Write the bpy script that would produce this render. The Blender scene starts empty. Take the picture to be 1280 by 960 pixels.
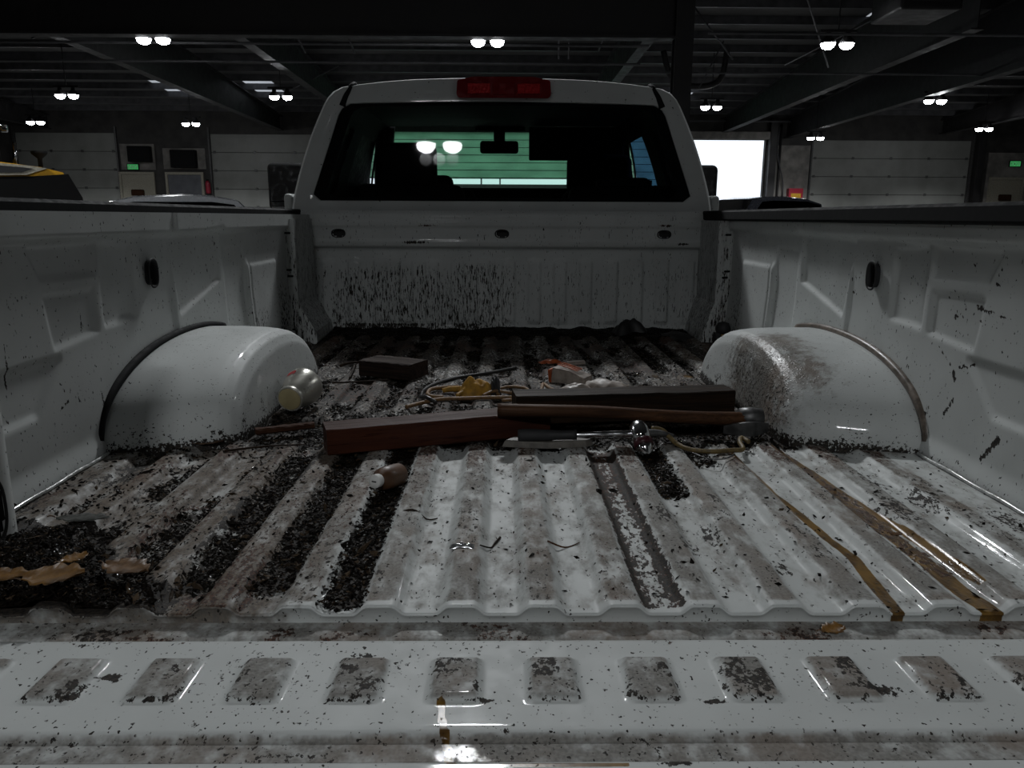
import bpy, bmesh, math, random
import numpy as np
from mathutils import Vector, Matrix

random.seed(7); RNG = np.random.default_rng(7)
SC = bpy.context.scene
COL = SC.collection
BZ = 0.92                      # height of the bed floor above the garage floor

# ------------------------------------------------------------------ camera
cam_d = bpy.data.cameras.new('camera'); cam_d.sensor_width = 36; cam_d.lens = 27.0
cam_d.clip_start = 0.02; cam_d.clip_end = 400
cam = bpy.data.objects.new('camera', cam_d); COL.objects.link(cam); SC.camera = cam
def _cam_axes(p, y, r):
    p, y, r = map(math.radians, (p, y, r))
    f = Vector((math.sin(y)*math.cos(p), math.cos(y)*math.cos(p), -math.sin(p)))
    ri = Vector((math.cos(y), -math.sin(y), 0)); u = ri.cross(f)
    return math.cos(r)*ri + math.sin(r)*u, -math.sin(r)*ri + math.cos(r)*u, f
_R, _U, _F = _cam_axes(12.25, 0.75, 0.25)
cam.matrix_world = Matrix(((_R.x, _U.x, -_F.x, 0), (_R.y, _U.y, -_F.y, 0), (_R.z, _U.z, -_F.z, BZ+0.5), (0, 0, 0, 1)))

# ------------------------------------------------------------------ world, exposure
W = bpy.data.worlds.new('overcast_sky'); SC.world = W; W.use_nodes = True
W.node_tree.nodes['Background'].inputs[0].default_value = (0.84, 0.91, 1.0, 1)
W.node_tree.nodes['Background'].inputs[1].default_value = 1.6
vs = SC.view_settings
vs.view_transform = 'Standard'; vs.look = 'None'; vs.gamma = 1; vs.use_curve_mapping = False
vs.exposure = -0.15
LAMP_W = 165.0                 # watts of each lamp head (two heads to a fixture)
LENS_STRENGTH = 62.0
SC.cycles.max_bounces = 6; SC.cycles.diffuse_bounces = 3; SC.cycles.glossy_bounces = 3; SC.cycles.transparent_max_bounces = 8
SC.cycles.caustics_reflective = False; SC.cycles.caustics_refractive = False

# ------------------------------------------------------------------ node helpers
class NT:
    def __init__(s, name):
        s.m = bpy.data.materials.new(name); s.m.use_nodes = True
        s.t = s.m.node_tree; s.t.nodes.clear()
        s.out = s.t.nodes.new('ShaderNodeOutputMaterial')
        s._obj = None
    def n(s, typ, **k):
        nd = s.t.nodes.new(typ)
        for a, b in k.items(): setattr(nd, a, b)
        return nd
    def l(s, a, b): s.t.links.new(a, b)
    def put(s, sock, v):
        if isinstance(v, bpy.types.NodeSocket): s.l(v, sock)
        elif isinstance(v, (tuple, list)) and len(v) == 3 and sock.type == 'RGBA': sock.default_value = (*v, 1)
        else: sock.default_value = v
    def coord(s, scale=(1, 1, 1), kind='Object', loc=(0, 0, 0)):
        tc = s.n('ShaderNodeTexCoord'); mp = s.n('ShaderNodeMapping')
        s.l(tc.outputs[kind], mp.inputs[0]); mp.inputs['Scale'].default_value = scale; mp.inputs['Location'].default_value = loc
        return mp.outputs[0]
    def noise(s, scale, vec=None, detail=3, rough=0.55, dist=0):
        nd = s.n('ShaderNodeTexNoise'); nd.inputs['Scale'].default_value = scale
        nd.inputs['Detail'].default_value = detail; nd.inputs['Roughness'].default_value = rough; nd.inputs['Distortion'].default_value = dist
        s.l(vec if vec is not None else s.coord(), nd.inputs['Vector']); return nd.outputs['Fac']
    def vor(s, scale, vec=None, feature='F1', out='Distance'):
        nd = s.n('ShaderNodeTexVoronoi', feature=feature); nd.inputs['Scale'].default_value = scale
        s.l(vec if vec is not None else s.coord(), nd.inputs['Vector']); return nd.outputs[out]
    def mr(s, v, a, b, lo=0.0, hi=1.0, smooth=True):
        nd = s.n('ShaderNodeMapRange', interpolation_type='SMOOTHSTEP' if smooth else 'LINEAR')
        s.put(nd.inputs[0], v); nd.inputs[1].default_value = a; nd.inputs[2].default_value = b
        nd.inputs[3].default_value = lo; nd.inputs[4].default_value = hi
        return nd.outputs[0]
    def math(s, op, a, b=0.0, clamp=False):
        nd = s.n('ShaderNodeMath', operation=op, use_clamp=clamp)
        s.put(nd.inputs[0], a); s.put(nd.inputs[1], b); return nd.outputs[0]
    def mix(s, f, a, b):
        nd = s.n('ShaderNodeMix', data_type='RGBA')
        s.put(nd.inputs[0], f); s.put(nd.inputs[6], a); s.put(nd.inputs[7], b); return nd.outputs[2]
    def mixf(s, f, a, b):
        nd = s.n('ShaderNodeMix', data_type='FLOAT')
        s.put(nd.inputs[0], f); s.put(nd.inputs[2], a); s.put(nd.inputs[3], b); return nd.outputs[0]
    def attr(s, name):
        nd = s.n('ShaderNodeAttribute', attribute_name=name); sp = s.n('ShaderNodeSeparateColor')
        s.l(nd.outputs['Color'], sp.inputs[0]); return sp.outputs[0], sp.outputs[1], sp.outputs[2], nd.outputs['Alpha']
    def bump(s, h, strength=0.3, dist=0.002):
        nd = s.n('ShaderNodeBump'); nd.inputs['Strength'].default_value = strength; nd.inputs['Distance'].default_value = dist
        s.l(h, nd.inputs['Height']); return nd.outputs[0]
    def bsdf(s, color, rough=0.5, metal=0.0, normal=None, coat=0.0, spec=0.5, **k):
        nd = s.n('ShaderNodeBsdfPrincipled')
        s.put(nd.inputs['Base Color'], color); s.put(nd.inputs['Roughness'], rough); s.put(nd.inputs['Metallic'], metal)
        s.put(nd.inputs['Specular IOR Level'], spec); s.put(nd.inputs['Coat Weight'], coat); nd.inputs['Coat Roughness'].default_value = 0.06
        if normal is not None: s.l(normal, nd.inputs['Normal'])
        for a, b in k.items(): s.put(nd.inputs[a], b)
        return nd.outputs[0]
    def done(s, sh): s.l(sh, s.out.inputs[0]); return s.m

def simple(name, color, rough=0.5, metal=0.0, var=0.25, scale=30, bump=0.1, coat=0.0, spec=0.5, stretch=(1, 1, 1)):
    t = NT(name); v = t.coord(stretch)
    nz = t.noise(scale, v, 4)
    c = t.mix(t.mr(nz, 0.3, 0.7), tuple(x*(1-var) for x in color), tuple(min(1, x*(1+var)) for x in color))
    return t.done(t.bsdf(c, t.mr(nz, 0.3, 0.7, max(0.02, rough-0.1), rough+0.1), metal, t.bump(nz, bump, 0.003), coat, spec))

def paint(name, speck=(1, 1, 1), fleck_scale=70, amount=0.0, drop=0.0, base=(0.52, 0.54, 0.53)):
    """dirty white body paint; vertex masks: stain = (black, grime, ochre), wear = (rust, wet, chips)"""
    t = NT(name)
    obj = t.coord(); st = t.coord(speck)
    K, G, O, _ = t.attr('stain'); Rr, Wt, Ch, _ = t.attr('wear')
    n1 = t.noise(6, obj, 2); n2 = t.noise(38, st, 3, 0.65); n3 = t.noise(fleck_scale, st, 3, 0.7); n4 = t.noise(230, obj, 1, 0.6)
    n5 = t.noise(fleck_scale*1.5, st, 1, 0.5)
    col = t.mix(t.mr(n1, 0.35, 0.7, 0, 0.35), base, tuple(b*0.74 for b in base))
    # thin grey-brown grime
    g = t.math('ADD', G, t.math('MULTIPLY', t.math('SUBTRACT', n2, 0.5), 1.3))
    gm = t.math('MULTIPLY', t.mr(g, 0.25, 0.85), t.mr(G, 0.0, 0.12))
    gcol = t.mix(t.mr(n4, 0.3, 0.7), (0.195, 0.185, 0.167), (0.118, 0.110, 0.098))
    gcol = t.mix(t.mr(n1, 0.42, 0.68, 0, 0.55), gcol, (0.19, 0.135, 0.098))
    col = t.mix(t.math('MULTIPLY', gm, 0.9), col, gcol)
    bf = t.math('MULTIPLY', t.mr(t.math('ADD', Ch, t.math('MULTIPLY', t.math('SUBTRACT', n2, 0.5), 0.9)), 0.2, 0.75), t.mr(Ch, 0.0, 0.1))
    col = t.mix(t.math('MULTIPLY', bf, 0.85), col, t.mix(t.mr(n4, 0.3, 0.7), (0.105, 0.076, 0.050), (0.055, 0.038, 0.026)))
    # ochre liquid
    o = t.math('ADD', O, t.math('MULTIPLY', t.math('SUBTRACT', n2, 0.5), 0.6))
    om = t.math('MULTIPLY', t.mr(o, 0.40, 0.56), t.mr(O, 0.02, 0.1))
    ocol = t.mix(t.mr(n2, 0.35, 0.65), (0.19, 0.105, 0.022), (0.075, 0.04, 0.012))
    col = t.mix(om, col, ocol)
    # rust / red-brown
    r = t.math('ADD', Rr, t.math('MULTIPLY', t.math('SUBTRACT', n3, 0.5), 1.9))
    rm = t.math('MULTIPLY', t.mr(r, 0.42, 0.58), t.mr(Rr, 0.02, 0.12))
    rcol = t.mix(t.mr(n4, 0.3, 0.7), (0.085, 0.038, 0.022), (0.022, 0.012, 0.009))
    col = t.mix(rm, col, rcol)
    # black dirt and flecks
    k = t.math('ADD', K, t.math('MULTIPLY', t.math('SUBTRACT', n3, 0.5), 2.2))
    km = t.math('MULTIPLY', t.mr(k, 0.44, 0.56), t.mr(K, 0.02, 0.12))
    fm = t.math('MULTIPLY', t.mr(n5, 0.685-amount*0.05, 0.71-amount*0.05), t.mr(n2, 0.42, 0.55))
    km = t.math('MAXIMUM', km, fm)
    kcol = t.mix(t.mr(n4, 0.35, 0.65), (0.010, 0.009, 0.008), (0.035, 0.028, 0.022))
    col = t.mix(km, col, kcol)
    dirt = t.math('MAXIMUM', t.math('MAXIMUM', km, rm), gm)
    rough = t.mixf(dirt, t.mr(n2, 0.3, 0.7, 0.5, 0.65), 0.75)
    rough = t.mixf(t.math('MAXIMUM', t.math('MULTIPLY', Wt, 0.9), om), rough, 0.28)
    h = t.math('ADD', t.math('MULTIPLY', dirt, t.math('ADD', 0.25, n4)), t.math('MULTIPLY', n2, 0.25))
    h = t.math('ADD', h, t.math('MULTIPLY', t.math('MULTIPLY', Wt, t.mr(t.vor(150, obj), 0.1, 0.45)), -1.2))
    return t.done(t.bsdf(col, rough, 0, t.bump(h, 0.5, 0.0016), t.math('MULTIPLY', t.math('SUBTRACT', 1.0, dirt), 0.22), spec=0.3))

M = {}
M['paint_floor'] = paint('dirty white bed floor paint', (1, 0.5, 1), 120, 0.25)
M['paint_tailgate'] = paint('scuffed white tailgate paint', (1, 0.8, 1), 130, 0.15)
M['paint_wall'] = paint('white bed wall paint', (1, 1, 0.6), 110, -0.1)
M['paint_head'] = paint('white headboard paint', (1, 1, 0.16), 170, 0.1)
M['paint_cab'] = paint('clean white cab paint', (1, 1, 1), 60, -0.8)
M['plastic'] = simple('matt black plastic', (0.008, 0.0085, 0.009), 0.8, var=0.3, scale=60, spec=0.15)
M['black'] = simple('black interior cloth', (0.008, 0.008, 0.009), 0.8, scale=120, spec=0.2)
M['rubber'] = simple('black rubber', (0.015, 0.015, 0.016), 0.7)
M['grille_black'] = simple('black grille mesh', (0.006, 0.006, 0.006), 0.8, spec=0.1)
M['chrome'] = simple('polished steel', (0.62, 0.63, 0.64), 0.16, 1.0, var=0.08)
M['steel'] = simple('scratched grey steel', (0.12, 0.12, 0.12), 0.45, 0.7, var=0.4)
M['redlens'] = simple('dark red lens', (0.16, 0.006, 0.008), 0.12, var=0.15, coat=0.6)
M['redlens2'] = simple('bright red reflector', (0.42, 0.012, 0.015), 0.15, var=0.3, scale=160, coat=0.5)
M['maroon'] = simple('maroon band', (0.045, 0.008, 0.012), 0.35)
M['yellow'] = simple('loader yellow paint', (0.62, 0.33, 0.02), 0.35, var=0.15, scale=8)
M['cream'] = simple('cream painted metal', (0.33, 0.31, 0.25), 0.5)
M['green_sign'] = None
M['carwhite'] = simple('white car paint', (0.55, 0.57, 0.6), 0.22, var=0.05, coat=0.6)
M['cardark'] = simple('black car paint', (0.012, 0.013, 0.016), 0.22, var=0.1, coat=0.7)
M['sign_red'] = simple('red enamel', (0.28, 0.012, 0.03), 0.45)
M['sign_yellow'] = simple('yellow enamel', (0.5, 0.28, 0.02), 0.45)
M['paper'] = simple('white notice paper', (0.6, 0.6, 0.58), 0.7, var=0.05)

def glass(name, tint, refl=0.06, rough=0.02):
    t = NT(name); tr = t.n('ShaderNodeBsdfTransparent'); t.put(tr.inputs[0], tint)
    gl = t.n('ShaderNodeBsdfGlossy'); gl.inputs['Roughness'].default_value = rough
    fr = t.n('ShaderNodeFresnel'); fr.inputs['IOR'].default_value = 1.45
    nz = t.noise(3, t.coord(), 2)
    mx = t.n('ShaderNodeMixShader'); t.l(t.math('MULTIPLY', fr.outputs[0], t.mr(nz, 0, 1, 0.9, 1.1)), mx.inputs[0]); t.l(tr.outputs[0], mx.inputs[1]); t.l(gl.outputs[0], mx.inputs[2])
    return t.done(mx.outputs[0])
M['glass_rear'] = glass('smoked rear glass', (0.62, 0.66, 0.66))
M['glass_front'] = glass('green tinted windshield', (0.70, 0.95, 0.80))
M['glass_side'] = glass('blue tinted side glass', (0.30, 0.42, 0.95))
M['glass_privacy'] = simple('opaque black privacy glass', (0.003, 0.003, 0.0035), 0.5, var=0.1, bump=0.0, spec=0.1)
M['glass_dark'] = glass('dark car glass', (0.10, 0.12, 0.14))

def translucent(name, color, wcol=(0.9, 0.9, 0.9)):
    t = NT(name); nz = t.noise(0.7, t.coord((1, 1, 3)), 3)
    c = t.mix(t.mr(nz, 0.3, 0.7), tuple(x*0.9 for x in color), tuple(x*1.1 for x in color))
    tl = t.n('ShaderNodeBsdfTranslucent'); t.l(c, tl.inputs[0]); df = t.n('ShaderNodeBsdfDiffuse'); t.l(c, df.inputs[0])
    mx = t.n('ShaderNodeMixShader'); mx.inputs[0].default_value = 0.35
    t.l(tl.outputs[0], mx.inputs[1]); t.l(df.outputs[0], mx.inputs[2]); return t.done(mx.outputs[0])
M['fibreglass'] = translucent('translucent fibreglass door skin', (0.62, 0.85, 0.70))
M['skylight'] = translucent('corrugated skylight sheet', (0.5, 0.5, 0.5))

def emit(name, col, strength, dark=None):
    t = NT(name); e = t.n('ShaderNodeEmission')
    nz = t.noise(40, t.coord(), 2)
    t.l(t.mix(t.mr(nz, 0.2, 0.8), col, tuple(min(1, c*1.04) for c in col)), e.inputs[0]); e.inputs[1].default_value = strength
    return t.done(e.outputs[0])
M['lens'] = emit('lit lamp lens', (0.93, 0.95, 1.0), LENS_STRENGTH)
M['exit'] = emit('lit green exit sign', (0.10, 0.75, 0.22), 0.35)

def wood(name, a, b, rough=0.45, scale=(3, 60, 60), wet=0.0):
    rough = rough+0.15; wet = wet*0.12
    t = NT(name); v = t.coord(scale)
    n1 = t.noise(1.0, v, 5, 0.65, 0.6); n2 = t.noise(5.0, v, 3)
    c = t.mix(t.mr(n1, 0.3, 0.7), a, b); c = t.mix(t.mr(n2, 0.58, 0.68), c, tuple(x*0.35 for x in a))
    return t.done(t.bsdf(c, t.mr(n1, 0.3, 0.7, rough-0.15, rough+0.15), 0, t.bump(n1, 0.5, 0.003), wet, spec=0.08))
M['wood_red'] = wood('wet red-brown timber', (0.060, 0.020, 0.011), (0.028, 0.010, 0.007), 0.33, wet=0.5)
M['wood_dark'] = wood('wet dark timber', (0.030, 0.017, 0.010), (0.010, 0.007, 0.005), 0.42, wet=0.3)
M['wood_block'] = wood('weathered dark block', (0.040, 0.024, 0.017), (0.013, 0.009, 0.008), 0.6, wet=0.1)
M['wood_handle'] = wood('brown tool handle', (0.10, 0.048, 0.024), (0.034, 0.017, 0.010), 0.38, wet=0.3)
M['wood_stick'] = wood('rusty brown strip', (0.06, 0.026, 0.014), (0.024, 0.012, 0.008), 0.6, wet=0.1)
M['concrete'] = None

def soilmat():
    t = NT('wet black soil'); nz = t.noise(170, t.coord(), 4)
    at = t.n('ShaderNodeAttribute', attribute_name='tone')
    c = t.mix(t.mr(nz, 0.3, 0.7), (0.003, 0.0025, 0.002), (0.010, 0.0075, 0.0055))
    c = t.mix(at.outputs['Fac'], c, (0.065, 0.045, 0.028))
    return t.done(t.bsdf(c, t.mr(nz, 0.55, 0.72, 0.62, 0.14), 0, t.bump(nz, 0.5, 0.002), 0.0, spec=t.mr(nz, 0.58, 0.72, 0.03, 0.9)))
M['soil'] = soilmat()

def leafmat(name, a, b):
    t = NT(name); nz = t.noise(60, t.coord(), 4); nv = t.noise(14, t.coord(), 2)
    c = t.mix(t.mr(nz, 0.35, 0.7), a, b); c = t.mix(t.mr(nv, 0.55, 0.7), c, tuple(x*0.3 for x in b))
    return t.done(t.bsdf(c, 0.4, 0, t.bump(nz, 0.5, 0.002), 0.2))
M['leaf_yellow'] = leafmat('wet yellow leaf', (0.18, 0.088, 0.016), (0.10, 0.048, 0.012))
M['leaf_tan'] = leafmat('wet tan leaf', (0.16, 0.092, 0.045), (0.085, 0.045, 0.02))
M['leaf_grey'] = leafmat('wet grey leaf', (0.05, 0.052, 0.045), (0.025, 0.026, 0.022))
M['leaf_brown'] = leafmat('wet brown leaf', (0.10, 0.05, 0.018), (0.045, 0.022, 0.01))

# ------------------------------------------------------------------ mesh helpers
def mesh_np(name, V, F, mat, parent=None, smooth=True, loc=None):
    V = np.asarray(V, dtype=np.float32).reshape(-1, 3)
    me = bpy.data.meshes.new(name)
    if isinstance(F, np.ndarray):
        n, k = F.shape
        me.vertices.add(len(V)); me.vertices.foreach_set('co', V.ravel())
        me.loops.add(n*k); me.loops.foreach_set('vertex_index', F.astype(np.int32).ravel())
        me.polygons.add(n); me.polygons.foreach_set('loop_start', np.arange(0, n*k, k, dtype=np.int32))
        me.update(calc_edges=True); me.validate()
    else:
        me.from_pydata([tuple(map(float, v)) for v in V], [], F)
    me.polygons.foreach_set('use_smooth', [bool(smooth)]*len(me.polygons))
    if isinstance(mat, str): mat = M[mat]
    me.materials.append(mat)
    o = bpy.data.objects.new(name, me); COL.objects.link(o)
    if parent is not None: o.parent = parent
    if loc is not None: o.location = loc
    return o

def set_attr(o, name, rgb):
    a = o.data.color_attributes.new(name, 'FLOAT_COLOR', 'POINT')
    n = len(o.data.vertices); buf = np.ones((n, 4), np.float32); buf[:, :3] = np.stack(rgb, -1).reshape(n, 3)
    a.data.foreach_set('color', buf.ravel())

class MB:
    def __init__(s): s.v = []; s.f = []
    def add(s, V, F):
        o = len(s.v); s.v += [tuple(map(float, p)) for p in V]; s.f += [tuple(i+o for i in q) for q in F]; return s
    def xf(s, V, M4): return [tuple(M4 @ Vector(p)) for p in V]
    def box(s, x0, x1, y0, y1, z0, z1, bev=0.0, seg=2, M4=None):
        bm = bmesh.new(); bmesh.ops.create_cube(bm, size=1)
        for v in bm.verts: v.co = Vector(((x0+x1)/2+v.co.x*(x1-x0), (y0+y1)/2+v.co.y*(y1-y0), (z0+z1)/2+v.co.z*(z1-z0)))
        if bev > 0: bmesh.ops.bevel(bm, geom=list(bm.edges), offset=bev, segments=seg, profile=0.5, affect='EDGES')
        if M4 is not None: bmesh.ops.transform(bm, matrix=M4, verts=bm.verts)
        bm.verts.ensure_lookup_table()
        s.add([v.co[:] for v in bm.verts], [[v.index for v in f.verts] for f in bm.faces]); bm.free(); return s
    def prism(s, poly, axis, a, b, M4=None):
        """extrude a 2D polygon along axis x|y|z"""
        n = len(poly)
        def P(p, t): return {'x': (t, p[0], p[1]), 'y': (p[0], t, p[1]), 'z': (p[0], p[1], t)}[axis]
        V = [P(p, a) for p in poly]+[P(p, b) for p in poly]
        F = [tuple(range(n)), tuple(range(2*n-1, n-1, -1))]+[(i, i+n, (i+1) % n+n, (i+1) % n) for i in range(n)]
        if M4 is not None: V = s.xf(V, M4)
        return s.add(V, F)
    def lathe(s, prof, seg=24, M4=None, cap=True):
        """revolve (radius, height) about z"""
        V = []; F = []; n = len(prof)
        for r, h in prof:
            for i in range(seg):
                a = 2*math.pi*i/seg; V.append((r*math.cos(a), r*math.sin(a), h))
        for j in range(n-1):
            for i in range(seg): F.append((j*seg+i, j*seg+(i+1) % seg, (j+1)*seg+(i+1) % seg, (j+1)*seg+i))
        if cap: F += [tuple(range(seg-1, -1, -1)), tuple((n-1)*seg+i for i in range(seg))]
        if M4 is not None: V = s.xf(V, M4)
        return s.add(V, F)
    def tube(s, pts, rad, seg=8, cap=True, sub=0):
        pts = [Vector(p) for p in pts]
        if sub: pts = catmull(pts, sub)
        n = len(pts); R = rad if callable(rad) else (lambda t: rad)
        up = Vector((0, 0, 1)); V = []; F = []; px = None
        for i, p in enumerate(pts):
            d = (pts[min(i+1, n-1)]-pts[max(i-1, 0)])
            d = d.normalized() if d.length > 1e-9 else Vector((1, 0, 0))
            x = px - d*px.dot(d) if px is not None else d.cross(up if abs(d.z) < 0.95 else Vector((1, 0, 0)))
            x.normalize(); px = x; y = d.cross(x); r = R(i/(n-1))
            for k in range(seg):
                a = 2*math.pi*k/seg; V.append(p+x*(r*math.cos(a))+y*(r*math.sin(a)))
        for j in range(n-1):
            for i in range(seg): F.append((j*seg+i, j*seg+(i+1) % seg, (j+1)*seg+(i+1) % seg, (j+1)*seg+i))
        if cap: F += [tuple(range(seg-1, -1, -1)), tuple((n-1)*seg+i for i in range(seg))]
        return s.add(V, F)
    def build(s, name, mat, parent=None, smooth=False, loc=None, fix=True):
        o = mesh_np(name, s.v, s.f, mat, parent, smooth, loc)
        if fix:
            bm = bmesh.new(); bm.from_mesh(o.data); bmesh.ops.recalc_face_normals(bm, faces=bm.faces); bm.to_mesh(o.data); bm.free()
        return o

def catmull(P, sub):
    out = []; n = len(P)
    for i in range(n-1):
        a, b, c, d = P[max(i-1, 0)], P[i], P[i+1], P[min(i+2, n-1)]
        for k in range(sub):
            t = k/sub
            out.append(0.5*((2*b)+(c-a)*t+(2*a-5*b+4*c-d)*t*t+(3*b-3*c+d-a)*t**3))
    out.append(P[-1]); return out

def auto_smooth(o, deg=35):
    bm = bmesh.new(); bm.from_mesh(o.data)
    for f in bm.faces: f.smooth = True
    for e in bm.edges:
        if len(e.link_faces) == 2 and e.calc_face_angle(0) > math.radians(deg): e.smooth = False
    bm.to_mesh(o.data); bm.free(); return o

def recenter(o):
    """origin to the middle of the underside"""
    V = np.array([v.co[:] for v in o.data.vertices]); c = Vector(((V[:, 0].min()+V[:, 0].max())/2, (V[:, 1].min()+V[:, 1].max())/2, V[:, 2].min()))
    o.data.transform(Matrix.Translation(-c)); o.location = o.location+c; return o

def tag(o, label, cat, group=None):
    o['label'] = label; o['category'] = cat
    if group: o['group'] = group
    return o
def struct(o, label=None, cat=None):
    o['kind'] = 'structure'
    if label: o['label'] = label
    if cat: o['category'] = cat
    return o
def empty(name, loc, rz=0.0, parent=None):
    o = bpy.data.objects.new(name, None); COL.objects.link(o); o.location = loc; o.rotation_euler = (0, 0, rz)
    o.empty_display_size = 0.05
    if parent: o.parent = parent
    return o
def copy_tree(o, parent=None):
    c = o.copy(); COL.objects.link(c); c.parent = parent
    for ch in list(o.children): copy_tree(ch, c)
    return c

def ss(a, b, x):
    t = np.clip((x-a)/(b-a), 0, 1); return t*t*(3-2*t)
def vnoise(x, y, seed=0):
    r = np.random.default_rng(seed); L = r.random((64, 64))
    xi = np.floor(x).astype(int); yi = np.floor(y).astype(int); fx = x-xi; fy = y-yi
    fx = fx*fx*(3-2*fx); fy = fy*fy*(3-2*fy)
    g = lambda i, j: L[i % 64, j % 64]
    return (g(xi, yi)*(1-fx)+g(xi+1, yi)*fx)*(1-fy)+(g(xi, yi+1)*(1-fx)+g(xi+1, yi+1)*fx)*fy
def fbm(x, y, seed=0, o=3):
    s = 0; a = 0.5; t = 0
    for k in range(o): s = s+a*vnoise(x*2**k, y*2**k, seed+k); t += a; a *= 0.5
    return s/t
def sdpoly(P, x, y):
    P = np.array(P, float); d = np.full(x.shape, 1e9); ins = np.zeros(x.shape, bool); n = len(P)
    for i in range(n):
        a = P[i]; b = P[(i+1) % n]; e = b-a
        wx = x-a[0]; wy = y-a[1]; h = np.clip((wx*e[0]+wy*e[1])/(e@e), 0, 1)
        d = np.minimum(d, np.hypot(wx-e[0]*h, wy-e[1]*h))
        c = ((a[1] > y) != (b[1] > y))
        with np.errstate(divide='ignore', invalid='ignore'):
            xx = (b[0]-a[0])*(y-a[1])/(b[1]-a[1]+1e-12)+a[0]
        ins ^= c & (x < xx)
    return np.where(ins, -d, d)
def dline(P, x, y):
    d = np.full(x.shape, 1e9); P = np.array(P, float)
    for a, b in zip(P[:-1], P[1:]):
        e = b-a; wx = x-a[0]; wy = y-a[1]; h = np.clip((wx*e[0]+wy*e[1])/(e@e), 0, 1)
        d = np.minimum(d, np.hypot(wx-e[0]*h, wy-e[1]*h))
    return d
def grid_faces(nu, nv, skip=None):
    i = np.arange(nu*nv).reshape(nu, nv)
    F = np.stack([i[:-1, :-1], i[1:, :-1], i[1:, 1:], i[:-1, 1:]], -1).reshape(-1, 4)
    if skip is not None: F = F[~skip[:-1, :-1].ravel()]
    return F

# ================================================================== GARAGE
WY = 40.0; WX = 30.0; BY = -15.0
def roof_z(y): return 6.5+0.065*(WY-y)
t = NT('stained concrete floor'); a = t.noise(0.35, t.coord(), 5, 0.6); b = t.noise(6, t.coord(), 4)
M['concrete'] = t.done(t.bsdf(t.mix(t.mr(a, 0.35, 0.65), (0.10, 0.10, 0.098), (0.16, 0.158, 0.15)), t.mr(a, 0.3, 0.7, 0.25, 0.6), 0, t.bump(b, 0.2, 0.01)))
M['walldark'] = simple('dirty metal wall cladding', (0.04, 0.038, 0.036), 0.7, var=0.5, scale=1.5)
M['walllight'] = simple('pale interior wall panel', (0.20, 0.19, 0.175), 0.7, var=0.35, scale=2.0)
M['roofdeck'] = simple('faced roof insulation', (0.11, 0.11, 0.11), 0.8, var=0.2, scale=1.2)
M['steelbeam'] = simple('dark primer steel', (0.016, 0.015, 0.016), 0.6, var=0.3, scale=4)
M['purlinsteel'] = simple('galvanised purlin', (0.075, 0.075, 0.08), 0.55, 0.2, var=0.3, scale=3)
M['doorskin'] = simple('off-white sectional door skin', (0.24, 0.245, 0.23), 0.45, var=0.12, scale=1.0)
M['greydoor'] = simple('grey man-door paint', (0.12, 0.125, 0.14), 0.5, var=0.15, scale=3)

floor = struct(MB().box(-WX, WX, BY, WY+0.1, -0.2, 0).build('floor', 'concrete'))
apron = struct(MB().box(-90, 90, WY+0.1, 160, -0.25, -0.03).build('outdoor_apron', 'concrete'), 'concrete yard outside the open bay doors', 'ground')

# far wall with openings: list of (x0, x1, ztop)
OPEN = [(-24.1, -19.2, 5.42), (-14.5, -8.2, 5.4), (-6.7, 3.4, 5.55), (4.4, 8.2, 5.5), (9.1, 13.17, 5.25), (15.58, 23.57, 5.27)]
wb = MB(); xprev = -WX
for x0, x1, zt in OPEN:
    wb.box(xprev, x0, WY, WY+0.25, 0, 7.2); wb.box(x0, x1, WY, WY+0.25, zt, 7.2); xprev = x1
wb.box(xprev, WX, WY, WY+0.25, 0, 7.2)
wall_far = struct(wb.build('wall_far', 'walldark'))
struct(MB().box(-WX-0.3, -WX, BY, WY, 0, 11).build('wall_left', 'walldark'))
struct(MB().box(WX, WX+0.3, BY, WY, 0, 11).build('wall_right', 'walldark'))
struct(MB().box(-WX, WX, BY-0.3, BY, 0, 11).build('wall_behind', 'walldark'))
# lighter wall panels seen between the doors
for i, (x0, x1, z0, z1, m) in enumerate([(-19.0, -17.3, 3.65, 4.9, 'walllight'), (13.25, 15.45, 0.1, 5.0, 'walllight'), (24.5, 29.5, 0.1, 4.7, 'walllight'), (-16.9, -14.8, 3.7, 4.7, 'walllight')]):
    MB().box(x0, x1, WY-0.05, WY-0.002, z0, z1, 0.01).build('wall_panel', m, wall_far)

# roof: cells with skylight openings
SKY = []
for (sx, y0, y1) in [(-14.1, 33.1, 36.2), (-10.2, 33.1, 36.2), (7.75, 33.2, 36.4), (18.5, 33.2, 36.4), (11.7, 24.4, 25.7)]:
    SKY.append((sx-0.6, sx+0.6, y0, y1))
xs = sorted({-WX, WX, *[a for s in SKY for a in s[:2]]}); ys = sorted({BY, WY+0.2, *[a for s in SKY for a in s[2:]]})
V = []; F = []
for yy in ys:
    for xx in xs: V.append((xx, yy, roof_z(yy)))
for j in range(len(ys)-1):
    for i in range(len(xs)-1):
        cx = (xs[i]+xs[i+1])/2; cy = (ys[j]+ys[j+1])/2
        if any(s[0] < cx < s[1] and s[2] < cy < s[3] for s in SKY): continue
        k = j*len(xs)+i; F.append((k, k+len(xs), k+len(xs)+1, k+1))
ceiling = struct(mesh_np('ceiling', V, F, 'roofdeck', smooth=False))
for s in SKY:
    V = []; n = 24
    for i in range(n+1):
        x = s[0]+(s[1]-s[0])*i/n
        for y in (s[2], s[3]): V.append((x, y, roof_z(y)+0.02*(i % 2)))
    mesh_np('skylight_panel', V, [(2*i, 2*i+1, 2*i+3, 2*i+2) for i in range(n)], 'skylight', ceiling, False)
pm = None
y = 8.5
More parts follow.
